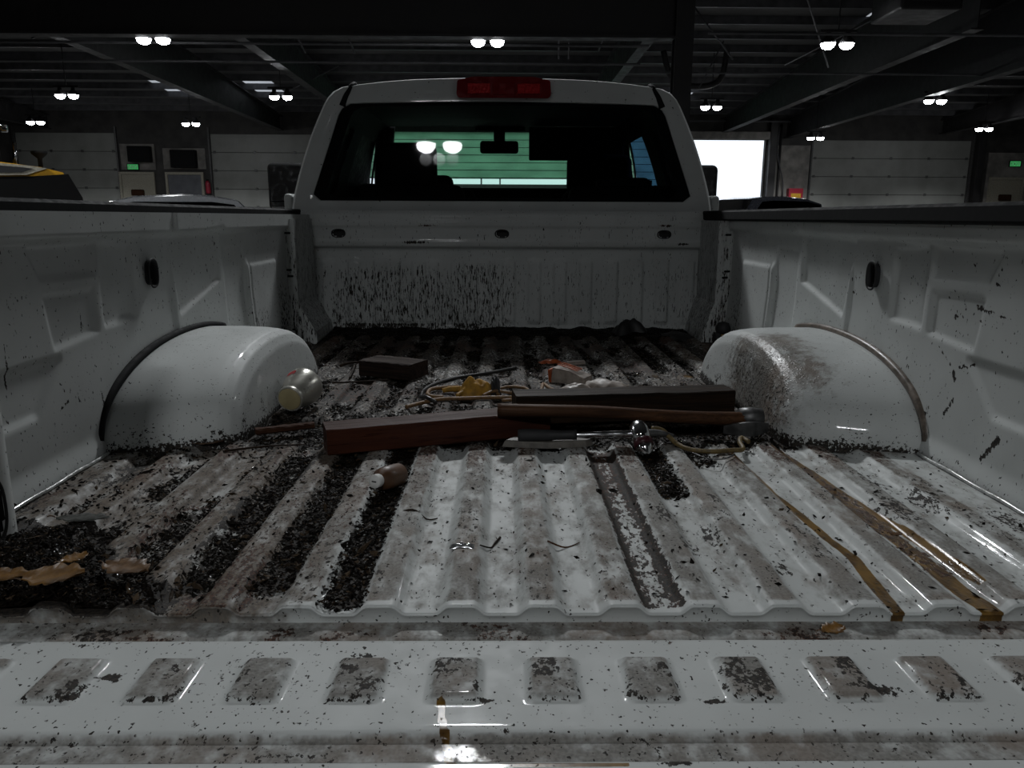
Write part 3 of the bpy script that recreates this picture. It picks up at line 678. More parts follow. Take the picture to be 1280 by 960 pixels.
# ---- side walls
PA = [(1.44, 0.438), (1.66, 0.438), (1.662, 0.382), (1.47, 0.386)]
PB = [(1.475, 0.347), (1.648, 0.343), (1.65, 0.262), (1.49, 0.25)]
PC = [(1.69, 0.435), (1.823, 0.425), (1.822, 0.273), (1.69, 0.268)]
PD = [(1.49, 0.225), (1.39, 0.138), (1.20, 0.137), (1.20, 0.225)]
PE = [(2.04, 0.44), (2.39, 0.462), (2.373, 0.313), (2.076, 0.246)]
PF = [(2.66, 0.08), (2.95, 0.08), (2.95, 0.335), (2.66, 0.335)]
PG = [(2.42, 0.14), (2.60, 0.14), (2.60, 0.40), (2.42, 0.40)]
def wall(side):
    xw = XL if side < 0 else XR
    gy = np.arange(0.93, 3.46, 0.0062); gz = np.arange(-0.02, 0.512, 0.0058)
    Yw, Zw = np.meshgrid(gy, gz, indexing='ij')
    n = 0.020*ss(0.445, 0.462, Zw)
    for P, dp, wd in ((PA, -0.010, 0.012), (PB, -0.009, 0.012), (PC, -0.010, 0.014), (PD, -0.010, 0.012), (PE, -0.013, 0.009), (PF, 0.008, 0.012), (PG, -0.006, 0.012)):
        n = n+0.8*dp*ss(wd, -wd*0.3, sdpoly(P, Yw, Zw))
    n = n+0.010*ss(0.012, 0.0, np.abs(Yw-2.625)-0.008)*ss(0.05, 0.08, Zw)*(1-ss(0.33, 0.36, Zw))
    n = n+0.006*ss(2.035, 2.05, Yw)+0.012*ss(0.05, 0.0, Zw)+0.0025*(fbm(Yw*5, Zw*7, 71)-0.5)
    n = n+0.03*ss(0.30, 0.05, Zw)*0.35
    Xw = xw-side*n
    hole = (((Yw-1.912)/0.021)**2+((Zw-0.362)/0.030)**2) < 1.0
    F = grid_faces(len(gy), len(gz), hole)
    o = mesh_np('bed_wall', np.stack([Xw, Yw, Zw], -1), F, 'paint_wall', truck, True, OFF)
    nA = fbm(Yw*8+side, Zw*8, 81); nB = fbm(Yw*26+side, Zw*20, 91)
    G = 0.16*nA
    K = 0.26*ss(0.55, 0.75, nB)*ss(0.42, 0.1, Zw)*ss(0.45, 0.6, nA)
    K = np.maximum(K, 0.5*ss(0.04, 0.0, Zw)*nB)
    if side < 0:
        K = np.maximum(K, (0.35+0.45*nB)*np.exp(-((Yw-3.02)/0.10)**2)*ss(0.42, 0.05, Zw)); K = np.maximum(K, (0.25+0.35*nB)*np.exp(-((Yw-2.72)/0.12)**2)*ss(0.35, 0.05, Zw))
        ln = [((1.60, 0.30), (1.602, 0.255), .004), ((1.30, .25), (1.34, .25), .004), ((1.33, .27), (1.335, .20), .004), ((1.47, .13), (1.50, .14), .006), ((1.62, .13), (1.63, .09), .007), ((2.30, .36), (2.31, .33), .005)]
    else:
        K = np.maximum(K, (0.2+0.35*nB)*np.exp(-((Yw-2.98)/0.12)**2)*ss(0.40, 0.1, Zw))
        ln = [((1.45, 0.325), (1.50, 0.332), .009), ((1.40, .322), (1.46, .328), .005), ((1.47, .305), (1.485, .306), .006), ((1.56, .305), (1.575, .30), .008), ((1.60, .235), (1.53, .195), .003), ((1.535, .195), (1.525, .175), .008),
              ((1.48, .218), (1.52, .205), .006), ((1.52, .14), (1.54, .10), .008), ((1.60, .1), (1.62, .06), .012), ((1.36, .1), (1.40, .05), .012), ((2.02, .315), (2.03, .31), .006), ((1.43, .38), (1.44, .382), .005), ((1.6, .34), (1.602, .338), .004), ((1.70, .262), (1.75, .262), .0025), ((2.14, .219), (1.98, .222), .003)]
    for a, b, w in ln: K = np.maximum(K, 0.80*ss(w*0.9, w*0.1, dline([a, b], Yw, Zw)))
    set_attr(o, 'stain', (K, G, 0.25*ss(0.1, 0, Zw)*nA)); set_attr(o, 'wear', (0.3*ss(0.06, 0, Zw)*nA, 0*K, 0*K))
    # pocket hole: pressed rim, and a dark box painted for the shade within
    ring = MB(); V = []; nseg = 28; xs0 = xw-side*0.013
    prof = [(1.22, 0.0), (1.12, -0.003), (1.0, 0.0), (0.96, 0.006), (0.94, 0.022)]
    for s_, dx in prof:
        for i in range(nseg):
            a = 2*math.pi*i/nseg; ca, sa = math.cos(a), math.sin(a)
            V.append((xs0+side*dx, 1.912+0.021*s_*math.copysign(abs(ca)**0.75, ca), 0.362+0.030*s_*math.copysign(abs(sa)**0.75, sa)))
    Fq = [(j*nseg+i, j*nseg+(i+1) % nseg, (j+1)*nseg+(i+1) % nseg, (j+1)*nseg+i) for j in range(len(prof)-1) for i in range(nseg)]
    r = mesh_np('pocket_rim', V, Fq, 'rubber', o, True)
    MB().box(min(xw+side*0.02, xw+side*0.05), max(xw+side*0.02, xw+side*0.05), 1.87, 1.955, 0.31, 0.41).build('pocket_shade_box', 'steelbeam', o)
    # outer body side
    y0, y1 = 0.93, 3.50
    xo = side*1.0
    b = MB(); arch = [(2.08+0.46*math.cos(a), -0.42+0.40*math.sin(a)) for a in np.linspace(0, math.pi, 15)]
    b.prism([(y1, -0.42), (y1, 0.485), (y0, 0.485), (y0, -0.42)]+arch[::-1], 'x', min(xo, xo+side*0.02), max(xo, xo+side*0.02))
    ob = b.build('bed_outer_side', 'paint_cab', truck, loc=OFF)
    MB().box(min(side*0.88, side*1.0), max(side*0.88, side*1.0), 0.927, 0.945, -0.42, 0.484, 0.004, 1).build('bed_end_cap', 'paint_cab', truck, loc=OFF)
    # rail cap of black plastic
    xi, xe = side*0.885, side*1.03
    poly = [(xi, 0.497), (xi+side*0.004, 0.492), (xi+side*0.012, 0.490), (xe-side*.01, 0.480), (xe, 0.486), (xe, 0.522), (xe-side*0.012, 0.531), (xi+side*0.010, 0.531), (xi, 0.524)]
    auto_smooth(MB().prism(poly, 'y', 0.925, 3.49).build('rail_cap', 'plastic', truck, loc=OFF), 25)
    # sealant bead where wall meets floor
    pts = [(xw-side*0.030, yy, 0.004+0.001*math.sin(yy*40)) for yy in np.linspace(0.98, 1.58, 24)]
    MB().tube(pts, 0.0045, 6).build('sealant_bead', 'seal', truck, True, OFF)
    return o
M['seal'] = simple('glossy grey seam sealant', (0.34, 0.35, 0.34), 0.2, var=0.3, scale=90, coat=0.5)
M['sealbrown'] = simple('dirty brown seam strip', (0.13, 0.105, 0.085), 0.4, var=0.4, scale=50)
wall(-1); wall(1)

# ---- wheel wells
def well(side):
    xw = (XL if side < 0 else XR)+side*0.02; xin = -0.615 if side < 0 else 0.665
    Yc = 2.085; na = 64
    prof = [(xw, 0.495, 0.192), (xw-side*0.06, 0.490, 0.193), (xw-side*0.13, 0.472, 0.194), (xin+side*0.085, 0.446, 0.193), (xin+side*0.05, 0.432, 0.190), (xin+side*0.030, 0.421, 0.186), (xin+side*0.012, 0.402, 0.174), (xin, 0.374, 0.150), (xin-side*0.006, 0.30, 0.09), (xin-side*0.009, 0.2, 0.05), (xin-side*0.010, 0.1, 0.02)]
    P = np.array(prof); s = np.linspace(0, len(prof)-1, 60); k = np.arange(len(prof))
    # smooth resample
    xs_ = np.interp(s, k, P[:, 0]); a_ = np.interp(s, k, P[:, 1]); h_ = np.interp(s, k, P[:, 2])
    th = np.linspace(0, math.pi, na); ct = np.sign(np.cos(th))*np.abs(np.cos(th))**0.92; st = np.sin(th)**0.86
    Vx = np.repeat(xs_[:, None], na, 1); Vy = Yc-a_[:, None]*ct[None]; Vz = -0.012+(h_[:, None]+0.012)*st[None]
    # inner face leans in towards the floor
    si = np.arange(60.0)
    Vx = Vx-side*0.016*(1-np.clip(Vz/0.2, 0, 1))*ss(20, 42, si)[:, None]
    o = mesh_np('wheel_well', np.stack([Vx, Vy, Vz], -1), grid_faces(60, na), 'paint_well' , truck, True, OFF)
    nA = fbm(Vy*9+side, Vz*9+Vx*9, 101); nB = fbm(Vy*30+side, Vz*26+Vx*20, 111)
    inner = ss(20, 36, si)[:, None]*np.ones_like(Vx)
    low = ss(0.10, 0.0, Vz)
    G = 0.10*nA+0.5*low*nA*inner; K = 0.5*low*ss(0.4, 0.7, nB)*0.8+0.22*ss(0.55, 0.75, nB)*inner; K = np.maximum(K, 0.75*ss(0.03, 0.0, Vz)); Rr = 0.4*low*inner*ss(0.4, 0.65, nA); O = 0*G; Wt = 0*G; Ch = 0*G
    if side > 0:
        sp = inner*ss(0.25, 0.02, np.abs(Vy-1.93)-0.10)
        sp = np.maximum(sp, ss(9, 20, si)[:, None]*ss(0.18, 0.0, np.abs(Vy-1.90)-0.10)*0.9)
        G = np.maximum(G, sp*(0.55+0.5*nA)); O = np.maximum(O, sp*(0.10+0.36*nA)); Wt = sp*0.9; Ch = sp*(0.05+0.30*nA)
        K = np.maximum(K, sp*inner*(0.22+0.30*nB)*ss(0.20, 0.10, Vz)); Rr = np.maximum(Rr, sp*(0.10+0.3*nB))
    set_attr(o, 'stain', (K, G, O)); set_attr(o, 'wear', (Rr, Wt, Ch))
    # seam strip where the well meets the wall
    pts = [(xw-side*0.028, Yc-0.497*c_, 0.002+0.194*s_) for c_, s_ in zip(ct[2:44], st[2:44])]
    MB().tube(pts, 0.0105, 8).build('seam_strip', 'sealbrown' if side > 0 else 'plastic', o, True)
M['paint_well'] = paint('white wheel well paint', (1, 1, 1), 130, -0.1)
well(-1); well(1)

# ---- front corner pillars and rear pillars
def pillar(side):
    xb = -0.755 if side < 0 else 0.82; xt = -0.825 if side < 0 else 0.865; xo = (XL if side < 0 else XR)+side*0.01
    poly = [(xo, -0.01), (xb+side*0.006, -0.01), (xb, 0.0), (xb+side*0.004, 0.04), (xt-side*0.012, 0.135), (xt, 0.16), (xt, 0.49), (xo, 0.49)]
    nu = len(poly)
    pl = []
    for i in range(nu):
        a = np.array(poly[i]); b = np.array(poly[(i+1) % nu]); L = max(1, int(np.hypot(*(b-a))/0.012))
        pl += [tuple(a+(b-a)*j/L) for j in range(L)]
    V = []; ysl = np.linspace(3.115, 3.47, 24)
    for yy in ysl:
        for p in pl: V.append((p[0]+(side*0.012*(yy-3.115)/0.355), yy, p[1]))
    n = len(pl); F = [(j*n+i, j*n+(i+1) % n, (j+1)*n+(i+1) % n, (j+1)*n+i) for j in range(len(ysl)-1) for i in range(n)]+[tuple(range(n))]
    o = mesh_np('corner_pillar', V, F, 'paint_head', truck, False, OFF)
    bm = bmesh.new(); bm.from_mesh(o.data); bmesh.ops.recalc_face_normals(bm, faces=bm.faces)
    big = [f for f in bm.faces if len(f.verts) > 8]; bmesh.ops.triangulate(bm, faces=big); bm.to_mesh(o.data); bm.free()
    co = np.array([v.co[:] for v in o.data.vertices]); nz = fbm(co[:, 0]*20+co[:, 1]*16, co[:, 2]*12, 121)
    set_attr(o, 'stain', (0.28+0.22*nz*ss(0.4, 0.05, co[:, 2]), 0.15+0.3*nz, 0*nz)); set_attr(o, 'wear', (0.25*nz, 0*nz, 0*nz))
    for (zz, xx) in ((0.435, 0.5), (0.29, 0.45), (0.265, 0.55), (0.05, 0.5)):
        xc = xo+(xt-xo)*xx
        MB().box(xc-0.012, xc+0.012, 3.110, 3.1145, zz-0.004, zz+0.004, 0.0015, 1).build('pressed_slot', 'plastic', o)
pillar(-1); pillar(1)
def rear_post(side):
    xi = side*(0.775 if side < 0 else 0.905); xo = (XL if side < 0 else XR)+side*0.01
    gz = np.arange(-0.02, 0.495, 0.008); prof = [(xo-side*0.005, 1.20), (xi+side*0.02, 1.185), (xi+side*0.006, 1.17), (xi, 1.15), (xi, 1.10), (xi, 1.05), (xi, 1.0), (xi, 0.94), (xi+side*0.005, 0.928), (xo, 0.926)]
    pr = []
    for a, b in zip(prof[:-1], prof[1:]):
        L = max(1, int(math.hypot(b[0]-a[0], b[1]-a[1])/0.007)); pr += [(a[0]+(b[0]-a[0])*j/L, a[1]+(b[1]-a[1])*j/L) for j in range(L)]
    pr.append(prof[-1])
    V = np.array([[(p[0], p[1], z) for z in gz] for p in pr]); 
    yv, zv = V[:, :, 1], V[:, :, 2]; inn = np.abs(V[:, :, 0]-xi) < 0.004
    HY, HZ = 1.105, 0.058
    hole = inn & ((np.abs((yv-HY)/0.033)**2.6+np.abs((zv-HZ)/0.050)**2.6) < 1)
    o = mesh_np('rear_post', V, grid_faces(len(pr), len(gz), hole), 'paint_wall', truck, True, OFF)
    nz = fbm(V[:, :, 1]*20, V[:, :, 2]*14, 131)
    set_attr(o, 'stain', (0.4*ss(0.05, 0, zv), 0.15+0.3*nz, 0*nz)); set_attr(o, 'wear', (0*nz, 0*nz, 0*nz))
    V2 = []; ns_ = 32; pf = [(1.16, 0.0), (1.08, -0.003), (0.97, 0.0), (0.93, 0.006), (0.92, 0.02)]
    for s_, dx in pf:
        for i in range(ns_):
            a = 2*math.pi*i/ns_; ca, sa = math.cos(a), math.sin(a)
            V2.append((xi+side*dx, HY+0.033*s_*math.copysign(abs(ca)**0.77, ca), HZ+0.050*s_*math.copysign(abs(sa)**0.77, sa)))
    mesh_np('access_rim', V2, [(j*ns_+i, j*ns_+(i+1) % ns_, (j+1)*ns_+(i+1) % ns_, (j+1)*ns_+i) for j in range(len(pf)-1) for i in range(ns_)], 'rubber', o, True)
    MB().box(min(xi+side*.03, xi+side*.05), max(xi+side*.03, xi+side*.05), HY-0.05, HY+0.05, HZ-0.065, HZ+0.065).build('access_shade_box', 'steelbeam', o)  # dark box stands in for the unlit inside of the access hole
rear_post(-1); rear_post(1)

# ---- headboard
gx = np.arange(-0.90, 0.9005, 0.0046); gz = np.arange(-0.02, 0.5305, 0.0046)
X, Zw = np.meshgrid(gx, gz, indexing='ij')
prof = np.interp(Zw, [-0.02, 0.0, 0.02, 0.30, 0.32, 0.352, 0.362, 0.372, 0.392, 0.405, 0.452, 0.462, 0.478, 0.488, 0.505, 0.515, 0.5305], [0.03, 0.02, 0.012, 0.0, -0.002, -0.002, 0.002, 0.022, 0.026, 0.022, 0.022, 0.027, 0.027, 0.022, 0.021, 0.016, 0.0])
q = X/0.115+0.25; tr = np.abs(q-np.round(q))*2
rib = ss(0.42, 0.60, tr)*ss(0.02, 0.045, Zw)*(1-ss(0.295, 0.325, Zw+0.012*np.cos(tr*2)))
prof = prof+0.009*rib
hole = np.zeros_like(X, bool)
HX = (-0.722, -0.002, 0.716)
for hx in HX: hole |= (np.abs((X-hx)/0.027)**2.4+np.abs((Zw-0.428)/0.0165)**2.4) < 1
head = mesh_np('headboard', np.stack([X, 3.475-prof, Zw], -1), grid_faces(len(gx), len(gz), hole), 'paint_head', truck, True, OFF)
nA = fbm(X*12, Zw*4, 141); nB = fbm(X*50, Zw*9, 151); nC = fbm(X*4, Zw*5, 161)
lowm = ss(0.33, 0.25, Zw); leftm = ss(0.15, -0.15, X)*ss(-0.80, -0.68, X)
K = lowm*(0.14+0.12*nA)+lowm*leftm*(0.16+0.17*ss(0.35, 0.65, nA)+0.14*ss(0.26, 0.08, Zw)); K = np.maximum(K, lowm*ss(0.55, 0.7, nA)*0.30)
K = np.where(Zw > 0.03, np.minimum(K, 0.40), K); K *= 1-0.9*ss(0.345, 0.37, Zw)
G = 0.10*nC+0.2*lowm*nA
Rr = lowm*leftm*(0.12+0.24*ss(0.4, 0.7, nB))
for (mx, mz, a, b, s) in [(-0.33, 0.462, 0.05, 0.005, 0.75), (0.72, 0.466, 0.045, 0.006, 0.8)]: Rr = np.maximum(Rr, s*np.exp(-((X-mx)/a)**2-((Zw-mz)/b)**2))
for (mx, mz, a, b, s) in [(-0.39, 0.390, 0.055, 0.006, 0.95), (0.80, 0.386, 0.035, 0.005, 0.9), (0.73, 0.462, 0.03, 0.003, 0.8), (-0.66, 0.24, 0.012, 0.05, 0.0), (-0.10, 0.06, 0.02, 0.02, .7)]: K = np.maximum(K, s*np.exp(-((X-mx)/a)**2-((Zw-mz)/b)**2))
set_attr(head, 'stain', (K, G, 0.2*ss(0.03, 0, Zw))); set_attr(head, 'wear', (Rr, 0*K, 0*K))
for hx in HX:
    V = []; ns_ = 28
    pf = [(1.18, 0.0), (1.08, -0.003), (0.98, 0.0), (0.94, 0.006), (0.93, 0.02)]
    for s_, dy in pf:
        for i in range(ns_):
            a = 2*math.pi*i/ns_; ca, sa = math.cos(a), math.sin(a)
            V.append((hx+0.027*s_*math.copysign(abs(ca)**0.83, ca), 3.4525+dy, 0.428+0.0165*s_*math.copysign(abs(sa)**0.83, sa)))
    mesh_np('slot_rim', V, [(j*ns_+i, j*ns_+(i+1) % ns_, (j+1)*ns_+(i+1) % ns_, (j+1)*ns_+i) for j in range(len(pf)-1) for i in range(ns_)], 'rubber', head, True)
    MB().box(hx-0.04, hx+0.04, 3.478, 3.49, 0.40, 0.456).build('slot_shade_box', 'steelbeam', head)  # shade behind the slot, put in as a dark-coloured box

# ---- cab
CZ = 0.80
def polar_outline(poly, n):
    """radius of a convex outline seen from (0, CZ) at n angles"""
    P = np.array(poly)-np.array([0, CZ]); out = []
    for i in range(n):
        a = 2*math.pi*i/n; d = np.array([math.cos(a), math.sin(a)]); best = 0
        for j in range(len(P)):
            p, q_ = P[j], P[(j+1) % len(P)]; e = q_-p; den = d[0]*e[1]-d[1]*e[0]
            if abs(den) < 1e-12: continue
            tt_ = (p[0]*e[1]-p[1]*e[0])/den; u = (p[0]*d[1]-p[1]*d[0])/den
            if tt_ > 0 and -1e-9 <= u <= 1+1e-9: best = max(best, tt_)
        out.append(best*d+np.array([0, CZ]))
    return np.array(out)
def rounded(poly, r, seg=6):
    out = []; n = len(poly)
    for i in range(n):
        p = Vector(poly[i]); a = Vector(poly[i-1]); b = Vector(poly[(i+1) % n])
        ri = r[i] if isinstance(r, (list, tuple)) else r
        da = (a-p).normalized(); db = (b-p).normalized(); s_ = p+da*ri; e_ = p+db*ri
        for k in range(seg+1):
            t_ = k/seg; out.append(tuple((1-t_)**2*s_+2*t_*(1-t_)*p+t_*t_*e_))
    return out
NP = 160
outer = polar_outline(rounded([(0.955, 0.30), (0.955, 0.54), (0.875, 0.83), (0.765, 1.062), (0.45, 1.100), (0.0, 1.112), (-0.45, 1.100), (-0.765, 1.062), (-0.875, 0.83), (-0.955, 0.54), (-0.955, 0.30)], [0.01, 0.1, 0.15, 0.075, 0.15, 0.1, 0.15, 0.075, 0.15, 0.1, 0.01]), NP)
inner = polar_outline(rounded([(0.858, 0.570), (0.715, 0.992), (0.0, 1.006), (-0.715, 0.992), (-0.858, 0.570)], [0.03, 0.055, 0.2, 0.055, 0.03]), NP)
def yb(z): return 3.545+0.15*np.maximum(z-0.55, 0)
cen = np.array([0, CZ])
rings = []
def ring(P, yfun): rings.append(np.stack([P[:, 0], yfun(P[:, 1]), P[:, 1]], -1))
ring(inner, lambda z: yb(z)+0.030); ring(inner, lambda z: yb(z)+0.004); ring(cen+(inner-cen)*1.012, yb)
ring(inner*0.45+outer*0.55, lambda z: yb(z)-0.002); ring(cen+(outer-cen)*0.985, lambda z: yb(z)+0.002); ring(outer, lambda z: yb(z)+0.022)
ring(cen+(outer-cen)*1.012, lambda z: yb(z)+0.075)
YS = [3.86, 3.90, 4.42, 4.66, 5.02, 5.08]
for i, yy in enumerate(YS):
    sc_ = [1.02, 1.021, 1.024, 1.024, 1.012, 1.008][i]
    ring(cen+(outer-cen)*sc_, lambda z, yy=yy: np.full_like(z, yy)+(0.0 if yy < 4.9 else 1.0)*np.maximum(1.06-z, 0)*1.05*(1 if yy > 4.9 else 0))
V = np.concatenate(rings); nr = len(rings)
F = []; FG = []
for j in range(nr-1):
    for i in range(NP):
        a, b, c, d = j*NP+i, j*NP+(i+1) % NP, (j+1)*NP+(i+1) % NP, (j+1)*NP+i
        zm = (V[a][2]+V[b][2])/2; xm = abs(V[a][0])
        if j in (8, 10) and 0.62 < zm < 0.985 and xm > 0.6: FG.append((a, b, c, d))
        else: F.append((a, b, c, d))
cab = auto_smooth(mesh_np('cab_shell', V, F, 'paint_cab', truck, True, OFF), 40)
zz = V[:, 2]; set_attr(cab, 'stain', (0*zz, 0.05+0*zz, 0*zz)); set_attr(cab, 'wear', (0*zz, 0*zz, 0*zz))
for s_ in (-1, 1):
    for rg in (8, 10):
        fg = [f for f in FG if V[f[0]][0]*s_ > 0 and f[0]//NP == rg]
        idx = sorted({i for f in fg for i in f}); mp = {k: n_ for n_, k in enumerate(idx)}
        mesh_np('side_window', V[idx]*np.array([0.998, 1, 1]), [tuple(mp[i] for i in f) for f in fg], 'glass_side' if (s_ > 0 and rg == 10) else 'glass_privacy', cab, True)
# black interior trim inside the shell, open at the same windows
li = [k for k in range(5, nr)]; VL = []
for k in li:
    r_ = rings[k].copy(); r_[:, [0, 2]] = np.array([0, CZ])+(r_[:, [0, 2]]-np.array([0, CZ]))*0.972; VL.append(r_ + (np.array([0, 0.02, 0]) if k == 5 else 0))
VL = np.concatenate(VL); FL = []
for j in range(len(li)-1):
    for i in range(NP):
        a, b, c, d = j*NP+i, j*NP+(i+1) % NP, (j+1)*NP+(i+1) % NP, (j+1)*NP+i
        zm = (VL[a][2]+VL[b][2])/2; xm = abs(VL[a][0])
        if not (li[j] in (8, 10) and 0.62 < zm < 0.97 and xm > 0.6): FL.append((a, b, c, d))
mesh_np('interior_trim', VL, FL, 'black', cab, True)
# rear glass pane
gpts = [(p[0], yb(p[1])+0.012, p[1]) for p in inner]
mesh_np('rear_window', [(0, float(yb(CZ)+0.012), CZ)]+gpts, [(0, 1+(i+1) % NP, 1+i) for i in range(NP)], 'glass_rear', cab, False)
b = MB()   # black frit around the pane
rim0 = np.array(gpts); V2 = []; 
for k in (1.0, 0.93):
    P = cen+(inner-cen)*k; V2 += [(p[0], float(yb(p[1])+0.014), p[1]) for p in P]
mesh_np('window_frit', V2, [(i, (i+1) % NP, NP+(i+1) % NP, NP+i) for i in range(NP)], 'black', cab, False)
for s_ in (-1, 1):   # roof corner mouldings
    pts = [(s_*0.715, float(yb(0.98))+0.008, 0.980), (s_*0.698, float(yb(1.02))+0.008, 1.018), (s_*0.682, float(yb(1.05))+0.012, 1.046), (s_*0.672, float(yb(1.07))+0.018, 1.064), (s_*0.664, 3.66, 1.076)]
    MB().tube(pts, 0.0165, 8, sub=4).build('roof_moulding', 'plastic', cab, True)
# third brake light
bl = MB(); poly = rounded([(-0.205, 1.030), (-0.195, 1.016), (0.205, 1.016), (0.215, 1.030), (0.21, 1.090), (0.14, 1.1045), (-0.13, 1.1045), (-0.20, 1.090)], 0.008, 3)
bl.prism(poly, 'y', 3.592, 3.72); o = auto_smooth(bl.build('brake_light', 'redlens', cab), 30)
for (x0, x1) in ((-0.155, -0.055), (0.065, 0.165)):
    MB().box(x0, x1, 3.586, 3.5915, 1.034, 1.076, 0.002, 1).build('reflector', 'redlens2', o)
MB().box(-0.045, 0.055, 3.588, 3.5915, 1.03, 1.08, 0.002, 1).build('cargo_lamp_lens', 'redlens', o)
# lower cab body and front end
b = MB(); b.box(-0.99, -0.95, 3.58, 5.75, -0.42, 0.60, 0.015); b.box(0.95, 0.99, 3.58, 5.75, -0.42, 0.60, 0.015); b.box(-0.95, 0.95, 3.58, 3.62, -0.42, 0.33); b.box(-0.95, 0.95, 3.58, 5.75, -0.44, -0.40)
b.build('cab_lower_body', 'paint_cab', truck, loc=OFF)
b = MB(); b.box(-0.93, 0.93, 5.74, 7.05, -0.40, 0.46, 0.09, 4); b.build('hood', 'paint_cab', truck, True, OFF); auto_smooth(truck.children[-1], 40)
MB().box(-0.80, 0.80, 7.05, 7.10, -0.25, 0.33, 0.02).build('grille', 'plastic', truck, loc=OFF)
MB().box(-0.98, 0.98, 7.05, 7.25, -0.50, -0.27, 0.03).build('front_bumper', 'chrome', truck, loc=OFF)
MB().box(-0.97, 0.97, 0.70, 0.86, -0.42, -0.22, 0.025).build('rear_bumper', 'chrome', truck, loc=OFF)
b = MB(); b.box(-0.52, -0.42, 0.86, 6.9, -0.36, -0.2); b.box(0.42, 0.52, 0.86, 6.9, -0.36, -0.2)
for yy in (1.2, 2.1, 3.2, 4.8, 6.2): b.box(-0.42, 0.42, yy, yy+0.1, -0.34, -0.24)
b.build('chassis_frame', 'steelbeam', truck, loc=OFF)
b = MB(); b.box(-0.86, 0.86, 0.96, 3.46, -0.19, -0.035); b.build('bed_underframe', 'steelbeam', truck, loc=OFF)
MB().box(-0.95, 0.95, 5.35, 5.74, 0.30, 0.60, 0.04).build('cowl', 'plastic', truck, loc=OFF)
# windshield and pillars
wsv = [(-0.80, 5.62, 0.60), (0.80, 5.62, 0.60), (0.71, 5.10, 1.075), (-0.71, 5.10, 1.075)]
mesh_np('windshield', [(0, 5.66, 0.60), (0, 5.14, 1.085)]+wsv, [(2, 0, 1, 5), (0, 3, 4, 1)], 'glass_front', cab, True)
for s_ in (-1, 1): MB().tube([(s_*0.84, 5.60, 0.56), (s_*0.80, 5.36, 0.83), (s_*0.735, 5.08, 1.06)], 0.06, 8, sub=4).build('windshield_pillar', 'plastic', cab, True)
# headliner and interior
hl = MB(); hl.box(-0.72, 0.72, 3.75, 5.06, 1.052, 1.07, 0.008); hl.build('headliner', 'black', cab)
b = MB(); b.box(-0.93, 0.93, 5.0, 5.45, 0.25, 0.705, 0.05, 3); b.build('dashboard', 'black', cab)
def seat(name, x, y, w, zt, hw, parent):
    sb = MB(); sb.box(x-w/2, x+w/2, y, y+0.16, -0.1, 0.66, 0.05, 3); o = auto_smooth(sb.build('seat_back', 'black', parent), 50)
    h = MB(); h.box(x-hw/2, x+hw/2, y+0.01, y+0.13, 0.64, zt, 0.045, 4); auto_smooth(h.build('headrest', 'black', o), 60)
    MB().box(x-w/2, x+w/2, y+0.16, y+0.62, -0.15, 0.10, 0.05, 3).build('seat_cushion', 'black', o)
seat('rear', -0.475, 3.98, 0.56, 0.865, 0.285, cab); seat('front', -0.42, 4.62, 0.52, 0.74, 0.26, cab); seat('front', 0.57, 4.62, 0.42, 0.86, 0.38, cab); seat('rear', 0.62, 3.98, 0.56, 0.70, 0.285, cab)
MB().box(0.165, 0.76, 4.99, 5.01, 0.848, 1.05, 0.009, 3).build('sun_visor', 'black', cab)
MB().box(-0.17, 0.14, 4.98, 5.02, 1.022, 1.05, 0.009, 3).build('overhead_console', 'black', cab)
rv = MB(); rv.box(-0.139, 0.098, 4.93, 4.97, 0.884, 0.960, 0.018, 4); rvo = auto_smooth(rv.build('rearview_mirror', 'black', cab), 50)
MB().box(-0.055, 0.015, 4.95, 5.02, 0.94, 1.04, 0.01, 2).build('mirror_mount', 'black', rvo)
sw = MB(); sw.tube([(-0.42+0.185*math.cos(a), 4.98+0.05*math.sin(a), 0.50+0.17*math.sin(a)) for a in np.linspace(0, 2*math.pi, 33)], 0.014, 8, cap=False); sw.build('steering_wheel', 'black', cab, True)
# mirrors
def mirror(s_):
    x0, x1 = (1.27, 1.51) if s_ < 0 else (1.20, 1.393)
    if s_ < 0: x0, x1 = -1.51, -1.27
    h = MB(); h.box(x0, x1, 5.10, 5.22, 0.535, 0.835, 0.035, 4); o = auto_smooth(h.build('side_mirror', 'plastic', truck, loc=OFF), 50)
    MB().box(x0+0.022, x1-0.022, 5.094, 5.0995, 0.60, 0.812, 0.002, 1).build('mirror_glass', 'mirror', o)
    MB().box(x0+0.022, x1-0.022, 5.094, 5.0995, 0.555, 0.592, 0.002, 1).build('mirror_glass', 'mirror', o)
    xa = x1 if s_ < 0 else x0
    b = MB(); b.tube([(xa, 5.16, 0.62), (s_*0.97, 5.2, 0.57)], 0.016, 8); b.tube([(xa, 5.16, 0.74), (s_*0.93, 5.2, 0.63)], 0.016, 8); b.build('mirror_arm', 'plastic', o, True)
M['mirror'] = simple('mirror glass', (0.75, 0.76, 0.78), 0.1, 1.0, var=0.02, bump=0.0)
mirror(-1); mirror(1)
def wheel(parent, x, y, r, w, mat='chrome', z=None, off=None):
    s_ = 1 if x > 0 else -1
    T = Matrix.Translation((x, y, z)) @ Matrix.Rotation(s_*math.pi/2, 4, 'Y')
    tr_ = MB().lathe([(r*0.62, -w/2), (r*0.9, -w/2), (r, -w*0.36), (r, w*0.36), (r*0.9, w/2), (r*0.62, w/2), (r*0.58, w*0.3)], 32, T).build('wheel', 'rubber', parent, True, off)
    MB().lathe([(0.02, w*0.40), (r*0.2, w*0.40), (r*0.25, w*0.30), (r*0.5, w*0.22), (r*0.6, w*0.42), (r*0.62, w*0.42)], 24, T).build('wheel_rim', mat, tr_, True)
